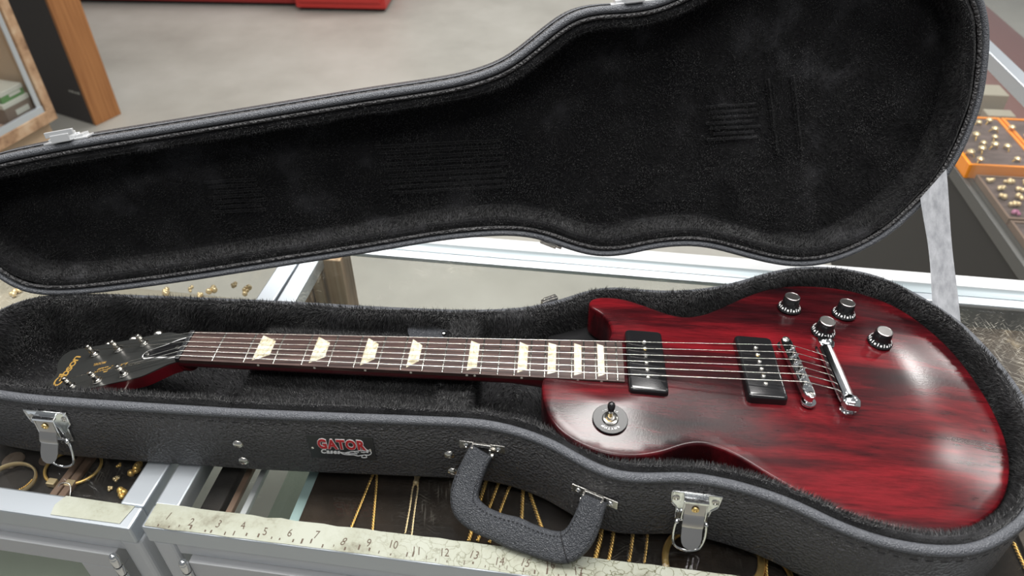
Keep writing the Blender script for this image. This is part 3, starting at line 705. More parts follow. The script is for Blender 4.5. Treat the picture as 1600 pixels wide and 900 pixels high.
fb = fb[~in_body(fb[:, 2])]
fb = fb[in_poly(fb[:, 2], base + bn * 7.5)]
build(lo, 'plush_lining', 'plush', case, blades=fb)
# body bed, neck rest and accessory compartment, all plush
inn = base + bn * 22
bed = inn[(inn[:, 0] > 378)]
k = np.argmax(np.diff(np.r_[inn[:, 0] > 378, inn[:1, 0] > 378].astype(int)) == 1) + 1
bed = np.roll(inn, -k, 0)[:len(bed)]
def back_z(x, y): return (MG @ np.array([x, y, -6 - .07 * (x - 452) - 47.5]))[2]
pb = MB(); pb.prism([tuple(q) for q in bed[::3]], lambda a, b, h: np.array([a, b, h if h < -80 else back_z(a, b) - .6]), -88, 0)
build(pb, 'body_bed', 'plush', case)
def plush_block(name, poly, fn, h0, h1, dens, seed, parent=None, subdiv=True, length=5):
    b = MB().prism(poly, fn, h0, h1)
    bm = bmesh.new(); vs = [bm.verts.new(q) for q in b.v]
    for q in b.f: bm.faces.new([vs[i] for i in q])
    bmesh.ops.bevel(bm, geom=bm.edges[:], offset=5, segments=3, affect='EDGES', profile=.6)
    bmesh.ops.triangulate(bm, faces=bm.faces[:]); bmesh.ops.subdivide_edges(bm, edges=[e for e in bm.edges if e.calc_length() > 12], cuts=2, use_grid_fill=True)
    bmesh.ops.recalc_face_normals(bm, faces=bm.faces[:]); bm.verts.index_update()
    o = MB(); o.add([tuple(q.co) for q in bm.verts], [[q.index for q in f.verts] for f in bm.faces]); bm.free()
    lump(o, 1.2, .05)
    return build(o, name, 'plush', case, parent=parent, blades=fur(o, dens, length, .75, seed, .6))
rest = [(-72, -86), (-72, -16), (-62, -11), (-42, -13), (-33, -25), (-20, -29), (20, -29), (33, -24), (46, -13), (82, -10), (82, -86)]
plush_block('neck_rest', rest, lambda a, b, h: np.array([h, a, b]), 272, 304, 110, 3, length=6)
cl = plush_block('compartment_lid', [(64, -70), (268, -70), (268, 78), (60, 78)], lambda a, b, h: np.array([a, b, h]), -84, -34, 90, 4)
tab = MB()
tq = spline([(222, 86), (226, 98), (238, 104), (250, 100), (258, 90), (268, 88), (276, 86), (276, 79), (264, 77), (246, 76), (228, 75)], closed=True, step=3)
tab.prism([tuple(q) for q in tq], lambda a, b, h: np.array([a, 57 + (b - 75) * .82, -31 + h + (b - 75) * .34]), 0, 2.2)
build(tab, 'pull_tab', 'handle_leather', case, parent=cl, bevel=.6)
sn = MB().lathe([(3.4, 0), (3.2, 1.2), (2, 2.2), (.3, 2.6)], (264, 63, -26.5), (0, -.15, .98), n=14); build(sn, 'snap', 'chrome', case, parent=cl, smooth=50)

# lid: modelled shut over the base, then swung open about the hinge line
HA = np.array([-100, 91., ZR]); HB = np.array([700, 196., ZR]); he = unit(HB - HA); hn = np.array([0, 0, 1.]); hh = np.cross(he, hn)
TH = math.radians(105); hd = math.cos(TH) * hh + math.sin(TH) * hn; hw_ = math.cos(TH) * hn - math.sin(TH) * hh
def LID(x, y, z):
    d = np.array([x, y, z]) - HA
    return HA + he * (d @ he) + hd * (d @ hh) + hw_ * (d @ hn)
LT = 44.
sh = MB()
sweep(sh, lido, [(7.8, 30), (7.8, ZR + 3), (7, ZR + 1.2), (1.2, ZR + .6), (0, ZR + 3), (0, LT - 8), (1.5, LT - 3), (5, LT), (30, LT)], LID, ln_)
fill(lido + ln_ * 30, 40, lambda *a: 0, sh, lambda x, y, h: LID(x, y, LT))
ls = build(sh, 'lid_shell', 'leather', case, smooth=50)
bd = MB(); sweep(bd, lido, [(3.4 + 3.9 * math.cos(a), ZR + .4 + 4.0 * math.sin(a)) for a in [2 * math.pi * k / 10 for k in range(11)]], LID, ln_)
build(bd, 'lid_bead', 'bead_leather', case, parent=ls, smooth=180)
bd = MB(); sweep(bd, lido, [(10.2 + 2.4 * math.cos(a), ZR - .6 + 2.8 * math.sin(a)) for a in [2 * math.pi * k / 8 for k in range(9)]], LID, ln_)
build(bd, 'lid_welt', 'leather', case, parent=ls, smooth=180)
bd = MB(); sweep(bd, lido, [(-.9, ZR + 16), (-1.3, ZR + 18), (-1.3, ZR + 21), (-.9, ZR + 23), (0, ZR + 23)], LID, ln_)
build(bd, 'lid_seam', 'bead_leather', case, parent=ls, smooth=60)
st = MB(); q = lido - ln_ * .2
for i in range(0, 420, 2):
    a, b = q[i], q[(i + 1) % 420]; st.tube([LID(a[0], a[1], ZR + 12), LID(b[0], b[1], ZR + 12)], .4, 4)
build(st, 'lid_stitching', 'stitch', case, parent=ls)
lo = MB()
sweep(lo, lido, [(8, 0), (12.4, ZR + 2), (14, ZR - .5), (17, ZR - 1.8), (20.5, ZR - .6), (22, ZR + 3), (22.6, ZR + 12), (23, 14), (23.6, 24), (25, 31), (29, 33.4), (42, 33)], LID, ln_)
lid_inner = lido + ln_ * 42
fill(lid_inner, 9, lambda x, y, d: 33 + 1.5 * noise.noise(Vector((x * .012, y * .012, 3))), lo, LID)
lump(lo, 1.2, .04)
for x0, x1, y0, n_, dy in ((205, 355, -24, 9, 7.0), (0, 66, -16, 7, 6.2), (590, 655, -8, 7, 6.5)):   # pile pressed into ridges by the strings
    for j in range(n_):
        lo.tube([LID(x, y0 + j * dy + (x - x0) * .11 + .8 * noise.noise(Vector((x * .05, j, 0))), 32.6) for x in np.arange(x0 + 4 * (j % 3), x1 - 5 * (j % 2), 6)], 1.9, 6)
for x0 in (668, 697): lo.tube([LID(x0 + .12 * (y - 15), y, 32.6) for y in range(-28, 66, 6)], 2.6, 6)
fl = fur(lo, 45, 4.2, .8, 9, .9, None, upward=lambda p: -hw_ + .008 * (HA + he * 480 + hd * 110 - p))
build(lo, 'lid_lining', 'lid_plush_shaded', case, parent=ls, blades=fl)

# hardware on the near wall
near = base[(base[:, 1] < 0) & (base[:, 0] > -230) & (base[:, 0] < 830)]; near = near[np.argsort(near[:, 0])]
def wall(x, z, off=0):                              # frame on the near wall: point, along, outward, up
    y = np.interp(x, near[:, 0], near[:, 1]); y1 = np.interp(x + 8, near[:, 0], near[:, 1]); y0 = np.interp(x - 8, near[:, 0], near[:, 1])
    a = unit((16, y1 - y0, 0)); n = np.array([a[1], -a[0], 0]); return np.array([x, y, z]) + n * off, a, n, np.array([0, 0, 1.])
def latch(x, z):
    o, a, n, c = wall(x, z, .1); F = lambda p, q, h: o + a * p + c * q + n * h
    pl = [(-23, 0), (23, 0), (22, -17), (16.5, -24), (14.5, -44), (-14.5, -44), (-16.5, -24), (-22, -17)]
    mb = MB().prism(pl, F, 0, 1.5)
    for i in range(8):                               # raised edge of the plate
        p, q = pl[i], pl[(i + 1) % 8]
        mb.tube([F(p[0] * .96, p[1] * .97 - .6, 1.6), F(q[0] * .96, q[1] * .97 - .6, 1.6)], 1.0, 6)
    lt = build(mb, 'latch', 'chrome', case, bevel=.3, smooth=40)
    mb = MB()
    for s_ in (-1, 1): mb.prism([(-4, 0), (-29, 0), (-38, 5), (-30, 10), (-6, 8)], lambda p, q, h: F(s_ * 10.5 + h, p, q), -.7, .7)
    mb.frame_box(F(0, 0, 0), a, c, n, -11, 11, -7, -4, 1, 9); build(mb, 'latch_housing', 'chrome', case, parent=lt, bevel=.4)
    for s_ in (-1, 1):
        mb = MB().lathe([(3.4, 0), (3.2, .8), (1.6, 1.2), (1.2, .6)], F(17.5 * s_, -10, 1.5), n, n=16)
        build(mb, 'screw', 'nickel', case, parent=lt, smooth=40)
    mb = MB(); w2 = 9.3
    rings = []
    for q, h, w_ in [(-8, 7.5, 9.3), (-15, 8.6, 9.3), (-22, 9.5, 9.3), (-24, 11.5, 9.3), (-31, 15, 9.6), (-34, 15, 9.4), (-36, 16.5, 9.2), (-42, 21, 9.4), (-46, 24, 8.4), (-49, 26, 6.3), (-50.5, 27, 3)]:
        rings.append([F(-w_, q, h), F(-w_ * .5, q, h + .5), F(w_ * .5, q, h + .5), F(w_, q, h), F(w_, q, h - 1.2), F(-w_, q, h - 1.2)])
    mb.loft(rings); build(mb, 'lever', 'worn_chrome', case, parent=lt, smooth=35, label='brushed fold-out lever')
    mb = MB().lathe([(3.6, 0), (3.4, 1), (1.8, 1.2), (1.4, .4)], F(0, -14, 9.2), n, n=14); build(mb, 'lever_rivet', 'brass', case, parent=lt, smooth=40)
    mb = MB(); pts = [F(-11.5, -37, 6), F(-13.6, -38.5, 7), F(-14.6, -48, 9), F(-14, -60, 12), F(-10.5, -68, 14), F(0, -71.5, 15), F(10.5, -68, 14), F(14, -60, 12), F(14.6, -48, 9), F(13.6, -38.5, 7), F(11.5, -37, 6)]
    mb.tube(spline(pts, sub=6), 1.5, 8)
    for s_ in (-1, 1): mb.sphere(F(13.4 * s_, -37.5, 7.5), 2.7, 6)
    build(mb, 'bail', 'chrome', case, parent=lt, smooth=180)
latch(-121, -24); latch(522, -27)
for x, z in ((71, -57), (70.5, -84), (287, -59), (289, -86)):
    o, a, n, c = wall(x, z, -.2); mb = MB().lathe([(5.6, 0), (5.4, .9), (4, 2), (2, 2.6), (.2, 2.7)], o, n, n=20)
    build(mb, 'rivet', 'nickel', case, smooth=50)
# maker's plate
o, a, n, c = wall(178.5, -53, .3)
F = lambda p, q, h: o + a * p + c * q + n * h
mb = MB().prism([(-33.5, 18), (33.5, 18), (33.5, -18), (-33.5, -18)], F, 0, 1.1); pl = build(mb, 'maker_plate', 'black_satin', case, bevel=.4)
mb = MB(); text(mb, 'GATOR', 19, F(0.5, -1, 1.1), a, c, .075, 0, 1.12, .05, .68, 1.5); build(mb, 'letter_outline', 'white_paint', case, parent=pl)
mb = MB(); text(mb, 'GATOR', 19, F(0.5, -1, 1.1), a, c, .038, 0, 1.12, .35, .68, 1.5); build(mb, 'lettering', 'red_paint', case, parent=pl)
mb = MB(); text(mb, 'Cases', 9.0, F(-12.5, -9.6, 1.1), a, c, .035, .2, 1.1, .1, .85, 1.5); build(mb, 'small_lettering', 'white_paint', case, parent=pl)
mb = MB(); H = lambda pts, r: mb.tube([F(p, q, 1.35) for p, q in spline(pts, sub=6)], r, 5)
H([(-2, -7), (2, -8), (6, -6.4), (11, -5), (16, -4.2), (20, -2.6), (22.5, -3.4), (25, -2), (28, -2.6), (29.6, -5), (28.8, -8), (26, -10), (23, -9.6)], .5)
H([(-2, -7), (0, -9.6), (5, -10.6), (11, -10.4), (15, -11.8), (19, -10.8), (23, -9.6)], .5)
H([(2, -8), (6, -9), (11, -8.2), (15, -9)], .42); H([(19, -5), (22, -6), (24, -5), (26.5, -6)], .45); H([(20, -10.8), (19, -14), (24, -13.6), (23, -9.6)], .5); H([(12, -5), (14, -7), (17, -6)], .4)
H([(5, -6.6), (6, -8), (8, -6)], .4); H([(25, -3), (26, -4.4), (27.4, -3.6)], .6)
build(mb, 'reptile_emblem', 'white_paint', case, parent=pl, smooth=180)
mb = MB()
for s_ in (-29.5, 29): mb.lathe([(1.6, 0), (1.5, .7), (.2, 1)], F(s_, -1.5, 1.1), n, n=10)
build(mb, 'plate_pin', 'nickel', case, parent=pl, smooth=60)
# carrying handle
br = []
for x, z, yw in ((321, -41, 0), (431, -48, 0)):
    o, a, n, c = wall(x, z, .2); F = lambda p, q, h: o + a * p + c * q + n * h
    mb = MB().frame_box(o, a, c, n, -23, -8, -5.5, 5.5, 0, 1.6); mb.frame_box(o, a, c, n, 8, 23, -5.5, 5.5, 0, 1.6); mb.frame_box(o, a, c, n, -9, 9, 1, 5.5, 0, 3.2)
    mb.frame_box(o, a, c, n, -10, -8, -8, 5, 0, 8); mb.frame_box(o, a, c, n, 8, 10, -8, 5, 0, 8)
    b_ = build(mb, 'handle_bracket', 'nickel', case, bevel=.5)
    for s_ in (-16, 16): build(MB().lathe([(3, 0), (2.8, .8), (1.4, 1.3), (1, .7)], F(s_, 0, 1.5), n, n=14), 'screw', 'chrome', case, parent=b_, smooth=40)
    for s_ in (-12.5, 12.5): build(MB().lathe([(2.6, 0), (2.6, 2), (.4, 2.8)], F(s_ * .8, -6, 5.5), a * (1 if s_ > 0 else -1), n=12), 'pivot', 'nickel', case, parent=b_, smooth=40)
path = [(321, -86, -42, 12.5, 8), (316, -93, -49, 12.5, 9), (309, -105, -63, 13.5, 9.5), (306, -115, -73, 14, 10), (309, -125, -80, 14.5, 10), (322, -134, -85, 13.6, 10), (340, -141, -86.5, 13.4, 10), (357, -146.5, -87, 15.2, 10), (373, -152, -87, 14, 10), (390, -157.5, -86.5, 14, 10), (405, -159.5, -84, 14.5, 10), (416, -155, -77, 14, 10), (423, -147, -66, 13.5, 9.5), (428, -137, -54, 12.5, 9), (431, -130, -47, 12.5, 8)]
p5 = spline(path, sub=8); pts = p5[:, :3]
hn_ = unit(np.cross(pts[60] - pts[10], pts[100] - pts[10])); hn_ = hn_ if hn_[2] > 0 else -hn_
rings = []
for i, p in enumerate(pts):
    t = unit(pts[min(i + 1, len(pts) - 1)] - pts[max(i - 1, 0)]); wv = unit(np.cross(hn_, t)); nv = np.cross(t, wv)
    W, Hh = p5[i, 3], p5[i, 4] * .72
    rings.append([p + wv * W * np.sign(math.cos(q)) * abs(math.cos(q)) ** .6 + nv * Hh * np.sign(math.sin(q)) * abs(math.sin(q)) ** .6 for q in [2 * math.pi * j / 20 for j in range(20)]])
mb = MB().loft(rings); ho = build(mb, 'handle', 'handle_leather', case, smooth=60)
mb = MB()
k = 80; t = unit(pts[k + 1] - pts[k - 1]); wv = unit(np.cross(hn_, t)); nv = np.cross(t, wv)
mb.tube([pts[k] + wv * p5[k, 3] * 1.0 * np.sign(math.cos(q)) * abs(math.cos(q)) ** .6 + nv * p5[k, 4] * .725 * np.sign(math.sin(q)) * abs(math.sin(q)) ** .6 for q in [2 * math.pi * j / 32 for j in range(32)]], .5, 5, closed=True)
build(mb, 'handle_seam', 'stitch', case, parent=ho)
mb = MB(); i0 = 14
for i in range(i0, len(pts) - 14):
    if i % 2: continue
    for s_ in (-1, 1):
        def E(j):
            t = unit(pts[j + 1] - pts[j - 1]); wv = unit(np.cross(hn_, t)); nv = np.cross(t, wv); return pts[j] + wv * s_ * p5[j, 3] * .78 + nv * p5[j, 4] * .72 * .96
        mb.tube([E(i), E(i + 1)], .4, 4)
build(mb, 'handle_stitching', 'stitch', case, parent=ho)
# catches on the far rim of the lid, mating tabs at the back, lid strap
nl = lido[(lido[:, 1] < 0) & (lido[:, 0] > -235)]; nl = nl[np.argsort(nl[:, 0])]
for x in (-113, 507):
    y = np.interp(x, nl[:, 0], nl[:, 1]); y1 = np.interp(x + 8, nl[:, 0], nl[:, 1]); y0 = np.interp(x - 8, nl[:, 0], nl[:, 1]); a = unit((16, y1 - y0, 0)); n = np.array([a[1], -a[0], 0])
    F = lambda p, q, h: LID(*(np.array([x, y, ZR]) + a * p + n * h + np.array([0, 0, q])))
    mb = MB()
    mb.prism([(-24, 3), (24, 3), (21, 26), (-21, 26)], F, .2, 2.4)
    mb.prism([(-10, 12), (-10, -5), (10, -5), (10, 12)], F, 2, 10); mb.prism([(-15, -4), (15, -4), (15, 0), (-15, 0)], F, 8, 14); mb.prism([(-12, 12), (12, 12), (12, 16), (-12, 16)], F, 2, 7)
    cat_ = build(mb, 'latch_catch', 'bright_metal', case, parent=ls, bevel=.5)
    for s_ in (-15, 15):
        mb = MB().prism([(s_ - 4, 6), (s_ + 4, 6), (s_ + 3, 22), (s_ - 3, 22)], F, 2.4, 5.5); build(mb, 'catch_wing', 'bright_metal', case, parent=ls, bevel=.5)
x = 386; y = np.interp(x, *(lambda q: (q[np.argsort(q[:, 0])][:, 0], q[np.argsort(q[:, 0])][:, 1]))(lido[(lido[:, 1] > 0) & (lido[:, 0] > 0)]))
a = unit((1, .62, 0)); n = np.array([-a[1], a[0], 0])
F = lambda p, q, h: LID(*(np.array([x, y, ZR]) + a * p + n * h + np.array([0, 0, q])))
build(MB().prism([(-11, -2), (9, -2), (9, 12), (-11, 12)], F, -1, 4.5).prism([(-9, -5), (7, -5), (7, -1), (-9, -1)], F, 0, 3).prism([(9, 0), (16, 0), (16, 3), (9, 3)], F, 0, 3), 'hinge_leaf', 'nickel', case, parent=ls, bevel=.5)
F = lambda p, q, h: np.array([383, 110.5, ZR]) + a * p + n * h + np.array([0, 0, q])
build(MB().prism([(-11, -14), (9, -14), (9, 1), (-11, 1)], F, -1, 4.5).prism([(-9, 1), (7, 1), (7, 4), (-9, 4)], F, 0, 3), 'hinge_leaf', 'nickel', case, bevel=.5)
A0, A1 = LID(825, 129, ZR - 7), LID(853, 98, ZR - 7); B0, B1 = np.array([821, 127, -15.]), np.array([841, 99, -15.])
mb = MB(); rings = []
for i in range(25):
    s_ = i / 24; l = A0 + (B0 - A0) * s_; r = A1 + (B1 - A1) * s_; nn = unit(np.cross(r - l, B0 - A0)); bow = nn * 2.5 * math.sin(math.pi * s_) 
    mid = (l + r) / 2; wn = .93 + .07 * math.cos(2 * math.pi * s_); l, r = mid + (l - mid) * wn, mid + (r - mid) * wn
    rings.append([l + bow, (l + r) / 2 + bow + nn * .7, r + bow, r + bow - nn * 1.2, (l + r) / 2 + bow - nn * .6, l + bow - nn * 1.2])
mb.loft(rings); build(mb, 'lid_strap', 'webbing', case, smooth=40, label='pale grey webbing stay strap')

# ------------------------------------------------------------------ the guitar (frame G: strings along x from the nut, z = 0 the fretboard top)
gtr = Root('electric_guitar', (600, 0, -80), 'G', label='cherry red single cutaway electric guitar with black pickups lying in the open case', cat='electric guitar')
SC = 628.65
fx = lambda n: SC * (1 - 2 ** (-n / 12))
wid = lambda x: 43 + 14 * x / fx(22)
bo = spline(BODY, closed=True, n=340); bo = smooth_closed(bo, 2)[::-1]; gn = inward(bo)
bo = bo - gn * 1.2; bo[:, 0] += 5 * np.clip((bo[:, 0] - 690) / 130, 0, 1); gn = inward(bo)
def edge_z(x, y=0): return -6.0 - .063 * (x - 452) - 4.2 * (y / 150) ** 2 - 4.0 * (max(0, x - 620) / 180) ** 2
def top_z(x, y, d):
    t = min(max((d - 3) / 80, 0), 1); s = t * t * (3 - 2 * t)
    return edge_z(x, y) + 4.6 * s
mb = MB()
prof = [(9, -47), (3.5, -46.2), (1, -44), (0, -40.5), (0, -3.4), (.5, -1.5), (1.6, -.4), (3.2, 0)]
n = len(bo); rings = []
for o, h in prof:
    q = bo + gn * o; rings.append([np.array([q[i][0], q[i][1], edge_z(q[i][0], q[i][1]) + h if h > -20 else edge_z(bo[i][0]) + h]) for i in range(n)])
mb.loft(rings, True, False)
fill(bo + gn * 3.2, 7, lambda x, y, d: top_z(x, y, d + 3.2) if d > .02 else edge_z(x, y), mb, lambda x, y, h: np.array([x, y, h]))
fill(bo + gn * 9, 30, lambda x, y, d: edge_z(x) - 47, mb, lambda x, y, h: np.array([x, y, h]))
bm_v = np.array(mb.v)
body = build(mb, 'body', 'cherry_wood', gtr, smooth=180, weld=False)
bm = bmesh.new(); bm.from_mesh(body.data); bmesh.ops.remove_doubles(bm, verts=bm.verts, dist=.00002); bmesh.ops.recalc_face_normals(bm, faces=bm.faces); bm.to_mesh(body.data); bm.free(); body.data.polygons.foreach_set('use_smooth', [True] * len(body.data.polygons))
def surf(x, y):                                     # body top under a point
    d = np.min(np.linalg.norm(bo - np.array([x, y]), axis=1)); return top_z(x, y, d)
TN = unit((.06, 0, 1))
# neck
mb = MB(); rings = []
for x in [-4, 0, 8, 30, 80, 150, 230, 300, 345, 375, 400, 446]:
    h = wid(max(x, 0)) / 2 - .2; dp = 15.5 + 4.5 * x / 446 + (22 * max(0, (x - 345) / 55) ** 2 if x < 400 else 22)
    if x <= 0: dp = 16
    rings.append([np.array([x, h * math.cos(a), -5.2 - dp * abs(math.sin(a)) ** .85]) for a in [math.pi * k / 18 for k in range(19)]])
mb.loft(rings, True, True); neck = build(mb, 'neck', 'cherry_neck', gtr, smooth=50)
mb = MB()
for fr in (3, 5, 7, 9, 12, 12, 15, 17, 19, 21):
    pass
dk = 0
for fr in (3, 5, 7, 9, 11.85, 12.15, 15, 17, 19, 21):
    base_f = 12 if 11 < fr < 13 else fr
    x = (fx(base_f) + fx(base_f - 1)) / 2 + (0 if base_f == fr else (-4 if fr < 12 else 4))
    m2 = MB().lathe([(1.3, -.4), (1.3, .15)], (x, -wid(x) / 2, -3.2), (0, -1, 0), n=10); build(m2, 'side_dot', 'ivory', gtr, parent=neck)
# fretboard, frets, inlays
crown = lambda y: -y * y / 610
mb = MB(); rings = []
for x in np.linspace(.5, 459, 24):
    h = wid(x) / 2; ys = np.linspace(-h, h, 9)
    rings.append([np.array([x, y, crown(y)]) for y in ys] + [np.array([x, h, -5.4]), np.array([x, -h, -5.4])])
mb.loft(rings); fb_ = build(mb, 'fretboard', 'rosewood', gtr, smooth=30)
for k in range(1, 23):
    x = fx(k); h = wid(x) / 2 - .6; mb = MB(); rings = []
    for y in np.linspace(-h, h, 9):
        rings.append([np.array([x + dx, y, crown(y) + dz]) for dx, dz in ((-1.15, -.2), (-.9, .45), (0, .85), (.9, .45), (1.15, -.2))])
    mb.loft(rings, True, True); build(mb, 'fret', 'nickel', gtr, parent=fb_, smooth=50)
for k in (3, 5, 7, 9, 12, 15, 17, 19, 21):
    a, b = fx(k - 1), fx(k); s = b - a; x0, x1 = a + s * .26, b - s * .22
    if k > 13: x0, x1 = a + s * .2, b - s * .2
    h0, h1 = wid(a) / 2 * .84, wid(a) / 2 * .46
    if k > 16: h1 = h0 * .86
    elif k > 11: h1 = h0 * .76
    mb = MB(); rings = []
    for i in range(5):
        x = x0 + (x1 - x0) * i / 4; h = h0 + (h1 - h0) * i / 4
        rings.append([np.array([x, y, crown(y) + .12]) for y in np.linspace(-h, h, 9)] + [np.array([x, h, -.8]), np.array([x, -h, -.8])])
    mb.loft(rings); build(mb, 'inlay', 'pearl', gtr, parent=fb_)
mb = MB().box(-4.5, .4, -21.4, 21.4, -5.2, 1.4); build(mb, 'nut', 'black_satin', gtr, bevel=.8)
# headstock, tilted back 17 degrees
ct, st_ = math.cos(math.radians(17)), math.sin(math.radians(17))
HSX = np.array([-ct, 0, -st_]); HSN = np.array([-st_, 0, ct])      # along the head, out of its face
def hp(s, y, h): return np.array([-4.5, 0, -4.2]) + HSX * s + np.array([0, y, 0]) + HSN * h
hs_half = [(0, 21.4), (10, 23), (22, 28), (34, 32.8), (46, 34.4), (80, 35.2), (125, 37), (168, 39.5), (178, 38), (183, 31), (181, 20), (174, 9), (170, 0)]
hs = hs_half + [(s, -y) for s, y in hs_half[::-1][1:]]
hq = spline(hs, step=2.5)
mb = MB().prism([tuple(q) for q in hq], hp, -14.5, -1.2)
rings = []
for k in range(9):
    s = -2 + k * 5; d = 16.5 * (1 - k / 8) ** 1.3 + .3; h = 20 + k * .7
    rings.append([hp(s, h * math.cos(a), -8 - (d + 3) * abs(math.sin(a))) for a in [math.pi * j / 12 for j in range(13)]])
mb.loft(rings); head = build(mb, 'headstock', 'cherry_neck', gtr, bevel=.8)
mb = MB().prism([tuple(q) for q in hq], hp, -1.2, 0); ven = build(mb, 'head_veneer', 'black_lacquer', gtr, parent=head)
mb = MB(); text(mb, 'Gibson', 19, hp(151, 1, 0), (0, 1, 0), -HSX * -1, .012, .35, .86, .1, 1, .2); build(mb, 'maker_script', 'gold_print', gtr, parent=head)
mb = MB(); text(mb, 'Les Paul', 13, hp(88, -5, 0), HSX, (0, -1, 0), .004, .45, .95, .1, 1, .2); text(mb, 'MODEL', 5.2, hp(112, 5, 0), HSX, (0, -1, 0), .004, 0, 1, .1, 1, .2); build(mb, 'model_script', 'gold_print', gtr, parent=head)
cov = [(2, -15.5), (2, 15.5), (13, 14), (27, 10), (40, 7.5), (48, 6), (52, 0), (48, -6), (40, -7.5), (27, -10), (13, -14)]
cq = spline(cov[1:] + [(2, -15.5)], step=2); cpoly = [tuple(q) for q in cq]
mb = MB().prism(cpoly, hp, .1, 1.4); tc_ = build(mb, 'truss_rod_cover', 'white_paint', gtr, parent=head, label='white edged black bell cover')
mb = MB().prism([(2.6 + (s - 2) * .955, y * .86) for s, y in cpoly], hp, 1.0, 2.0); build(mb, 'cover_face', 'black_plastic', gtr, parent=head)
for s in (7, 46): build(MB().lathe([(2.4, 0), (2.2, .9), (.3, 1.4)], hp(s, 0, 2), HSN, n=12), 'cover_screw', 'nickel', gtr, parent=head, smooth=50)
# tuners
TS = [(62, -25.5), (96, -27), (130, -27.5), (62, 21.5), (96, 20.5), (130, 22)]
posts = []
for s, y in TS:
    mb = MB().lathe([(5.4, 0), (5.6, .6), (5.2, 1.4), (4.2, 1.8), (4.0, 2.6), (3.4, 3.2)], hp(s, y, 0), HSN, n=20)
    tu = build(mb, 'tuner', 'nickel', gtr, smooth=40)
    mb = MB().lathe([(3.0, 2), (3.0, 6.5), (2.3, 8), (2.3, 10.5), (3.0, 12), (3.0, 13.6), (2.2, 14.6), (.2, 14.8)], hp(s, y, 0), HSN, n=16); build(mb, 'post', 'nickel', gtr, parent=tu, smooth=40)
    sg = 1 if y > 0 else -1
    mb = MB().tube([hp(s, sg * 30, -10), hp(s, sg * 42, -10)], 2.2, 8); mb.lathe([(3, -1.5), (6, 0), (7, 4), (5.5, 9), (2, 11), (.2, 11.2)], hp(s, sg * 42, -10), (0, sg, 0), n=14)
    build(mb, 'button', 'nickel', gtr, parent=tu, smooth=50)
    posts.append(hp(s, y, 9.2))
# strap button on the bass shoulder
o = np.array([391, -80, edge_z(390) - 22]); mb = MB().lathe([(3, -2), (3, 5), (4, 7), (7, 9), (7.4, 11), (6, 12.5), (.3, 13)], o, unit((-.75, -.66, 0)), n=18); build(mb, 'strap_button', 'nickel', gtr, smooth=40)
# pickups
def pickup(xc, hgt, name_lab):
    zb = surf(xc, 0) - 2.5; zt = surf(xc, 0) + hgt; q = []
    for cx, cy, a0 in ((15, 39, 0), (-15, 39, 90), (-15, -39, 180), (15, -39, 270)):
        for k in range(7):
            a = math.radians(a0 + 15 * k); q.append((cx + 4.4 * math.cos(a), cy + 4.4 * math.sin(a)))
    sl = lambda dx: -.058 * dx
    rings = []
    for ins, z in ((-.4, zb), (0, zt - 3.2), (.4, zt - 1.4), (1.3, zt - .4), (2.6, zt)):
        k1, k2 = (19.4 - ins) / 19.4, (43.4 - ins) / 43.4
        rings.append([np.array([xc + dx * k1, dy * k2 + 1, z + sl(dx)]) for dx, dy in q])
    mb = MB().loft(rings); pk = build(mb, 'pickup', 'black_plastic', gtr, smooth=50, label=name_lab)
    for i in range(6):
        y = (i - 2.5) * 10.2 + 1; dx = (i - 2.5) * .0
        build(MB().lathe([(2.5, -1), (2.4, .9), (1.6, 1.5), (.2, 1.6)], (xc + dx, y, zt), TN, n=12), 'pole_piece', 'nickel' if i not in (1, 4) else 'nickel', gtr, parent=pk, smooth=50)
    for y in (-14.2 + 1, 14.2 + 1):
        build(MB().lathe([(2.1, -1), (2.0, .7), (1, 1), (.6, .5)], (xc, y, zt), TN, n=10), 'mount_screw', 'brass', gtr, parent=pk, smooth=50)
pickup(482, 7.0, 'neck pickup beside the fretboard end'); pickup(597, 9.0, 'bridge pickup')
# bridge: bar, posts, six saddles
b0, b1 = np.array([630, 38.5, 0]), np.array([637, -38.5, 0]); ba = unit(b1 - b0); bc = np.array([-ba[1], ba[0], 0]) * -1
zt = 1.0
mb = MB(); rings = []
for s in np.linspace(-43, 43, 23):
    p = (b0 + b1) / 2 + ba * s; w_ = 5.6 if abs(s) < 36 else 5.6 * math.sqrt(max(0.02, 1 - ((abs(s) - 36) / 7.2) ** 2))
    rings.append([p + bc * w_ * dx + np.array([0, 0, zt + dz]) for dx, dz in ((-1, -7.5), (-1, -1), (-.8, 0), (.8, 0), (1, -1), (1, -7.5))])
mb.loft(rings); bg = build(mb, 'bridge', 'chrome', gtr, bevel=.3)
for p in (b0, b1):
    z0 = surf(p[0], p[1]); mb = MB().lathe([(3.4, z0 - 1), (3.4, z0 + 2), (7, z0 + 2.2), (7.4, z0 + 3.2), (7, z0 + 4.4), (3, z0 + 4.6), (3, zt - 6)], (p[0], p[1], 0), n=24); build(mb, 'bridge_post', 'chrome', gtr, parent=bg, smooth=40)
    build(MB().lathe([(3.6, zt - .3), (3.5, zt + .7), (2, zt + 1), (1.6, zt + .3)], (p[0], p[1], 0), n=16), 'post_screw', 'nickel', gtr, parent=bg, smooth=40)
sad = []
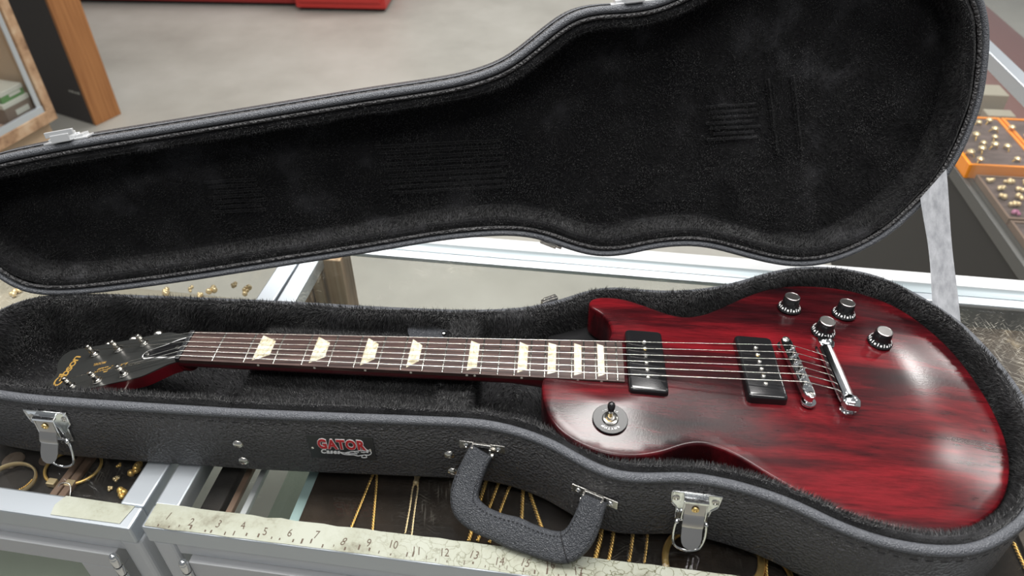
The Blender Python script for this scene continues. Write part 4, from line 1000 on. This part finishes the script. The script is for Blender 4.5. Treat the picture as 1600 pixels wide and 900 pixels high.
for i in range(6):
    y = -25.5 + 10.2 * i; s = (0 - y) ; p = (b0 + b1) / 2 + ba * (-y) * 1.004; off = [2.2, 1, -.6, 1.6, .2, -1.4][i]
    mb = MB(); rings = []
    for u_ in (-3.6, 3.6):
        rings.append([p + ba * u_ + bc * (dx + off) + np.array([0, 0, zt + dz]) for dx, dz in ((-3, -2), (-2.6, 1.2), (-.6, 3.2), (.6, 3.2), (2.6, 1.2), (3, -2))])
    mb.loft(rings); mb.tube([p + bc * (off - 3) + np.array([0, 0, zt + .4]), p + bc * -5.4 + np.array([0, 0, zt + .4])], 1.2, 6)
    build(mb, 'saddle', 'chrome', gtr, parent=bg, bevel=.3); sad.append(p + bc * off + np.array([0, 0, zt + 3.6]))
# stop tailpiece on two studs
t0, t1 = np.array([672, 41, 0]), np.array([675, -41, 0]); ta = unit(t1 - t0); tcx = np.array([ta[1], -ta[0], 0]) * -1
tcx = tcx if tcx[0] > 0 else -tcx
mb = MB(); rings = []; zt2 = -1.5
for s in np.linspace(-36, 36, 15):
    p = (t0 + t1) / 2 + ta * s; k = 1 + .06 * math.cos(s / 36 * 1.5)
    rings.append([p + tcx * dx * k + np.array([0, 0, zt2 + dz * k]) for dx, dz in ((-7, -9.5), (-7.6, -5), (-5.5, -1), (-1.5, .6), (3, -.6), (6.4, -4.5), (7, -9), (4, -11))])
mb.loft(rings)
for p, s_ in ((t0, 1), (t1, -1)):
    q = [(-6.4, -6), (7.5, -7), (10, 0), (7, 7.5), (-6, 6.5), (-8, 0)]
    mb.prism([(a, b) for a, b in q], lambda a, b, h: p + tcx * a + ta * b + np.array([0, 0, h - .12 * a]), zt2 - 9.5, zt2 - 1.0)
tl = build(mb, 'tailpiece', 'chrome', gtr, smooth=30, bevel=.8)
for p in (t0, t1):
    z0 = surf(p[0], p[1]); mb = MB().lathe([(7.4, z0 - .5), (7.6, z0 + 1.2), (5.2, z0 + 1.8), (5, zt2 - 8), (3, zt2 - 2), (6, zt2 - .8), (6, zt2 + .8), (4.6, zt2 + 1.6), (1, zt2 + 1.8), (.8, zt2 + .6)], (p[0], p[1], 0), n=24); build(mb, 'stud', 'chrome', gtr, parent=tl, smooth=40)
# control knobs: black skirted, silver tops, white index ticks
for k, (x, y) in enumerate([(653, 110), (713, 106), (680, 70), (739, 62)]):
    z0 = surf(x, y) + 1.0; nx = TN if y < 90 else unit((.05, .10, 1)); o = np.array([x, y, z0])
    mb = MB().lathe([(12.9, 0), (13, 1.4), (12.4, 2.2), (9.6, 6.2), (9.3, 7), (8.6, 15.4), (8.2, 16.0)], o, nx, n=40)
    kn = build(mb, 'control_knob', 'black_plastic', gtr, smooth=35)
    mb = MB().lathe([(8.3, 15.9), (8.2, 16.6), (7.6, 16.9), (7.3, 16.55), (.3, 16.45)], o, nx, n=40); build(mb, 'knob_cap', 'worn_chrome', gtr, parent=kn, smooth=30)
    mb = MB(); ax = unit(np.cross(nx, (0, 1, 0))); ay = np.cross(nx, ax)
    for j in range(22):
        a = 2 * math.pi * j / 22 + k; d = ax * math.cos(a) + ay * math.sin(a); tn = -ax * math.sin(a) + ay * math.cos(a); sl_ = unit(-d * 2.8 + nx * 4)
        nn = np.cross(tn, sl_); nn = nn if nn @ d > 0 else -nn
        long_ = 3.4 if j % 2 else 2.2
        mb.frame_box(o + d * 11.9 + nx * 2.9, tn, sl_, nn, -.5 if j % 2 else -.95, .5 if j % 2 else .95, 0, long_, -.1, .18)
    build(mb, 'number_ticks', 'white_paint', gtr, parent=kn)
    build(MB().lathe([(7, -1.2), (7, .1)], o, nx, n=20), 'shaft_base', 'black_plastic', gtr, parent=kn)
# toggle switch with its round plate
x, y = 443, -76; z0 = surf(x, y); nx = unit((-(surf(x + 9, y) - surf(x - 9, y)) / 18, -(surf(x, y + 9) - surf(x, y - 9)) / 18, 1)); o = np.array([x, y, z0 + .9])
mb = MB().lathe([(16.8, -.6), (16.8, .9), (16.3, 1.4), (6.4, 1.4)], o, nx, n=48); sw = build(mb, 'switch_plate', 'plate_black', gtr, smooth=35)
mb = MB().lathe([(7.4, 1.3), (7.8, 2.0), (7.2, 3.4), (5.6, 4.0), (4.2, 3.4), (3.2, 3.2)], o, nx, n=32); build(mb, 'switch_nut', 'nickel', gtr, parent=sw, smooth=40)
ld = unit((.04, .42, 1)); mb = MB().lathe([(1.7, 2), (1.6, 7)], o, ld, n=12); build(mb, 'switch_lever', 'brass', gtr, parent=sw, smooth=60)
mb = MB().lathe([(1.8, 6.5), (2.6, 8), (3.6, 12), (3.7, 15), (3.0, 17), (1.4, 18), (.2, 18.2)], o, ld, n=14); build(mb, 'switch_tip', 'black_plastic', gtr, parent=sw, smooth=60)
mb = MB()
def arc(word, r, a_mid, step, size):
    for i, ch in enumerate(word):
        a = a_mid + (i - (len(word) - 1) / 2) * step; d = np.array([math.cos(a), math.sin(a), 0])
        text(mb, ch, size, o + d * r + np.array([0, 0, 1.45 - (nx[0] * d[0] + nx[1] * d[1]) / nx[2] * r]), (math.sin(a), -math.cos(a), 0), d, .02, 0, 1, 0, .9, .1)
arc('RHYTHM', 10.2, -math.pi / 2, -.27, 3.8); arc('TREBLE', 10.2, math.pi / 2, -.27, 3.8)
build(mb, 'switch_lettering', 'white_paint', gtr, parent=sw)
# strings
order = [2, 1, 0, 5, 4, 3]
gauge = [.62, .52, .42, .36, .32, .30]
# bass side (y<0) posts: index 0..2 from nut to tip; low E takes the nearest post
pm = {0: 0, 1: 1, 2: 2, 3: 5, 4: 4, 5: 3}
for i in range(6):
    y0 = -17.5 + 7.0 * i; ps = posts[pm[i]]; sg = 1 if i < 3 else -1
    a = ps + np.array([0, sg * 2.9, 0]); nutp = np.array([-2, y0, 1.5]); s_ = sad[i]
    yt = -24.5 + 9.8 * i; tp_ = (t0 + t1) / 2 + ta * (-yt) + tcx * -6.5 + np.array([0, 0, zt2 - 4.5])
    mb = MB(); mb.tube([a, nutp, nutp + np.array([2.5, 0, .1]), s_, tp_], gauge[i], 6)
    mb.tube([ps + HSN * (k * .09 - 1.4) + 2.9 * (math.cos(k * .5) * np.array([0, 1, 0]) + math.sin(k * .5) * HSX) for k in range(38)], gauge[i] * .9, 5)
    build(mb, 'string', 'string_steel', gtr, smooth=180)
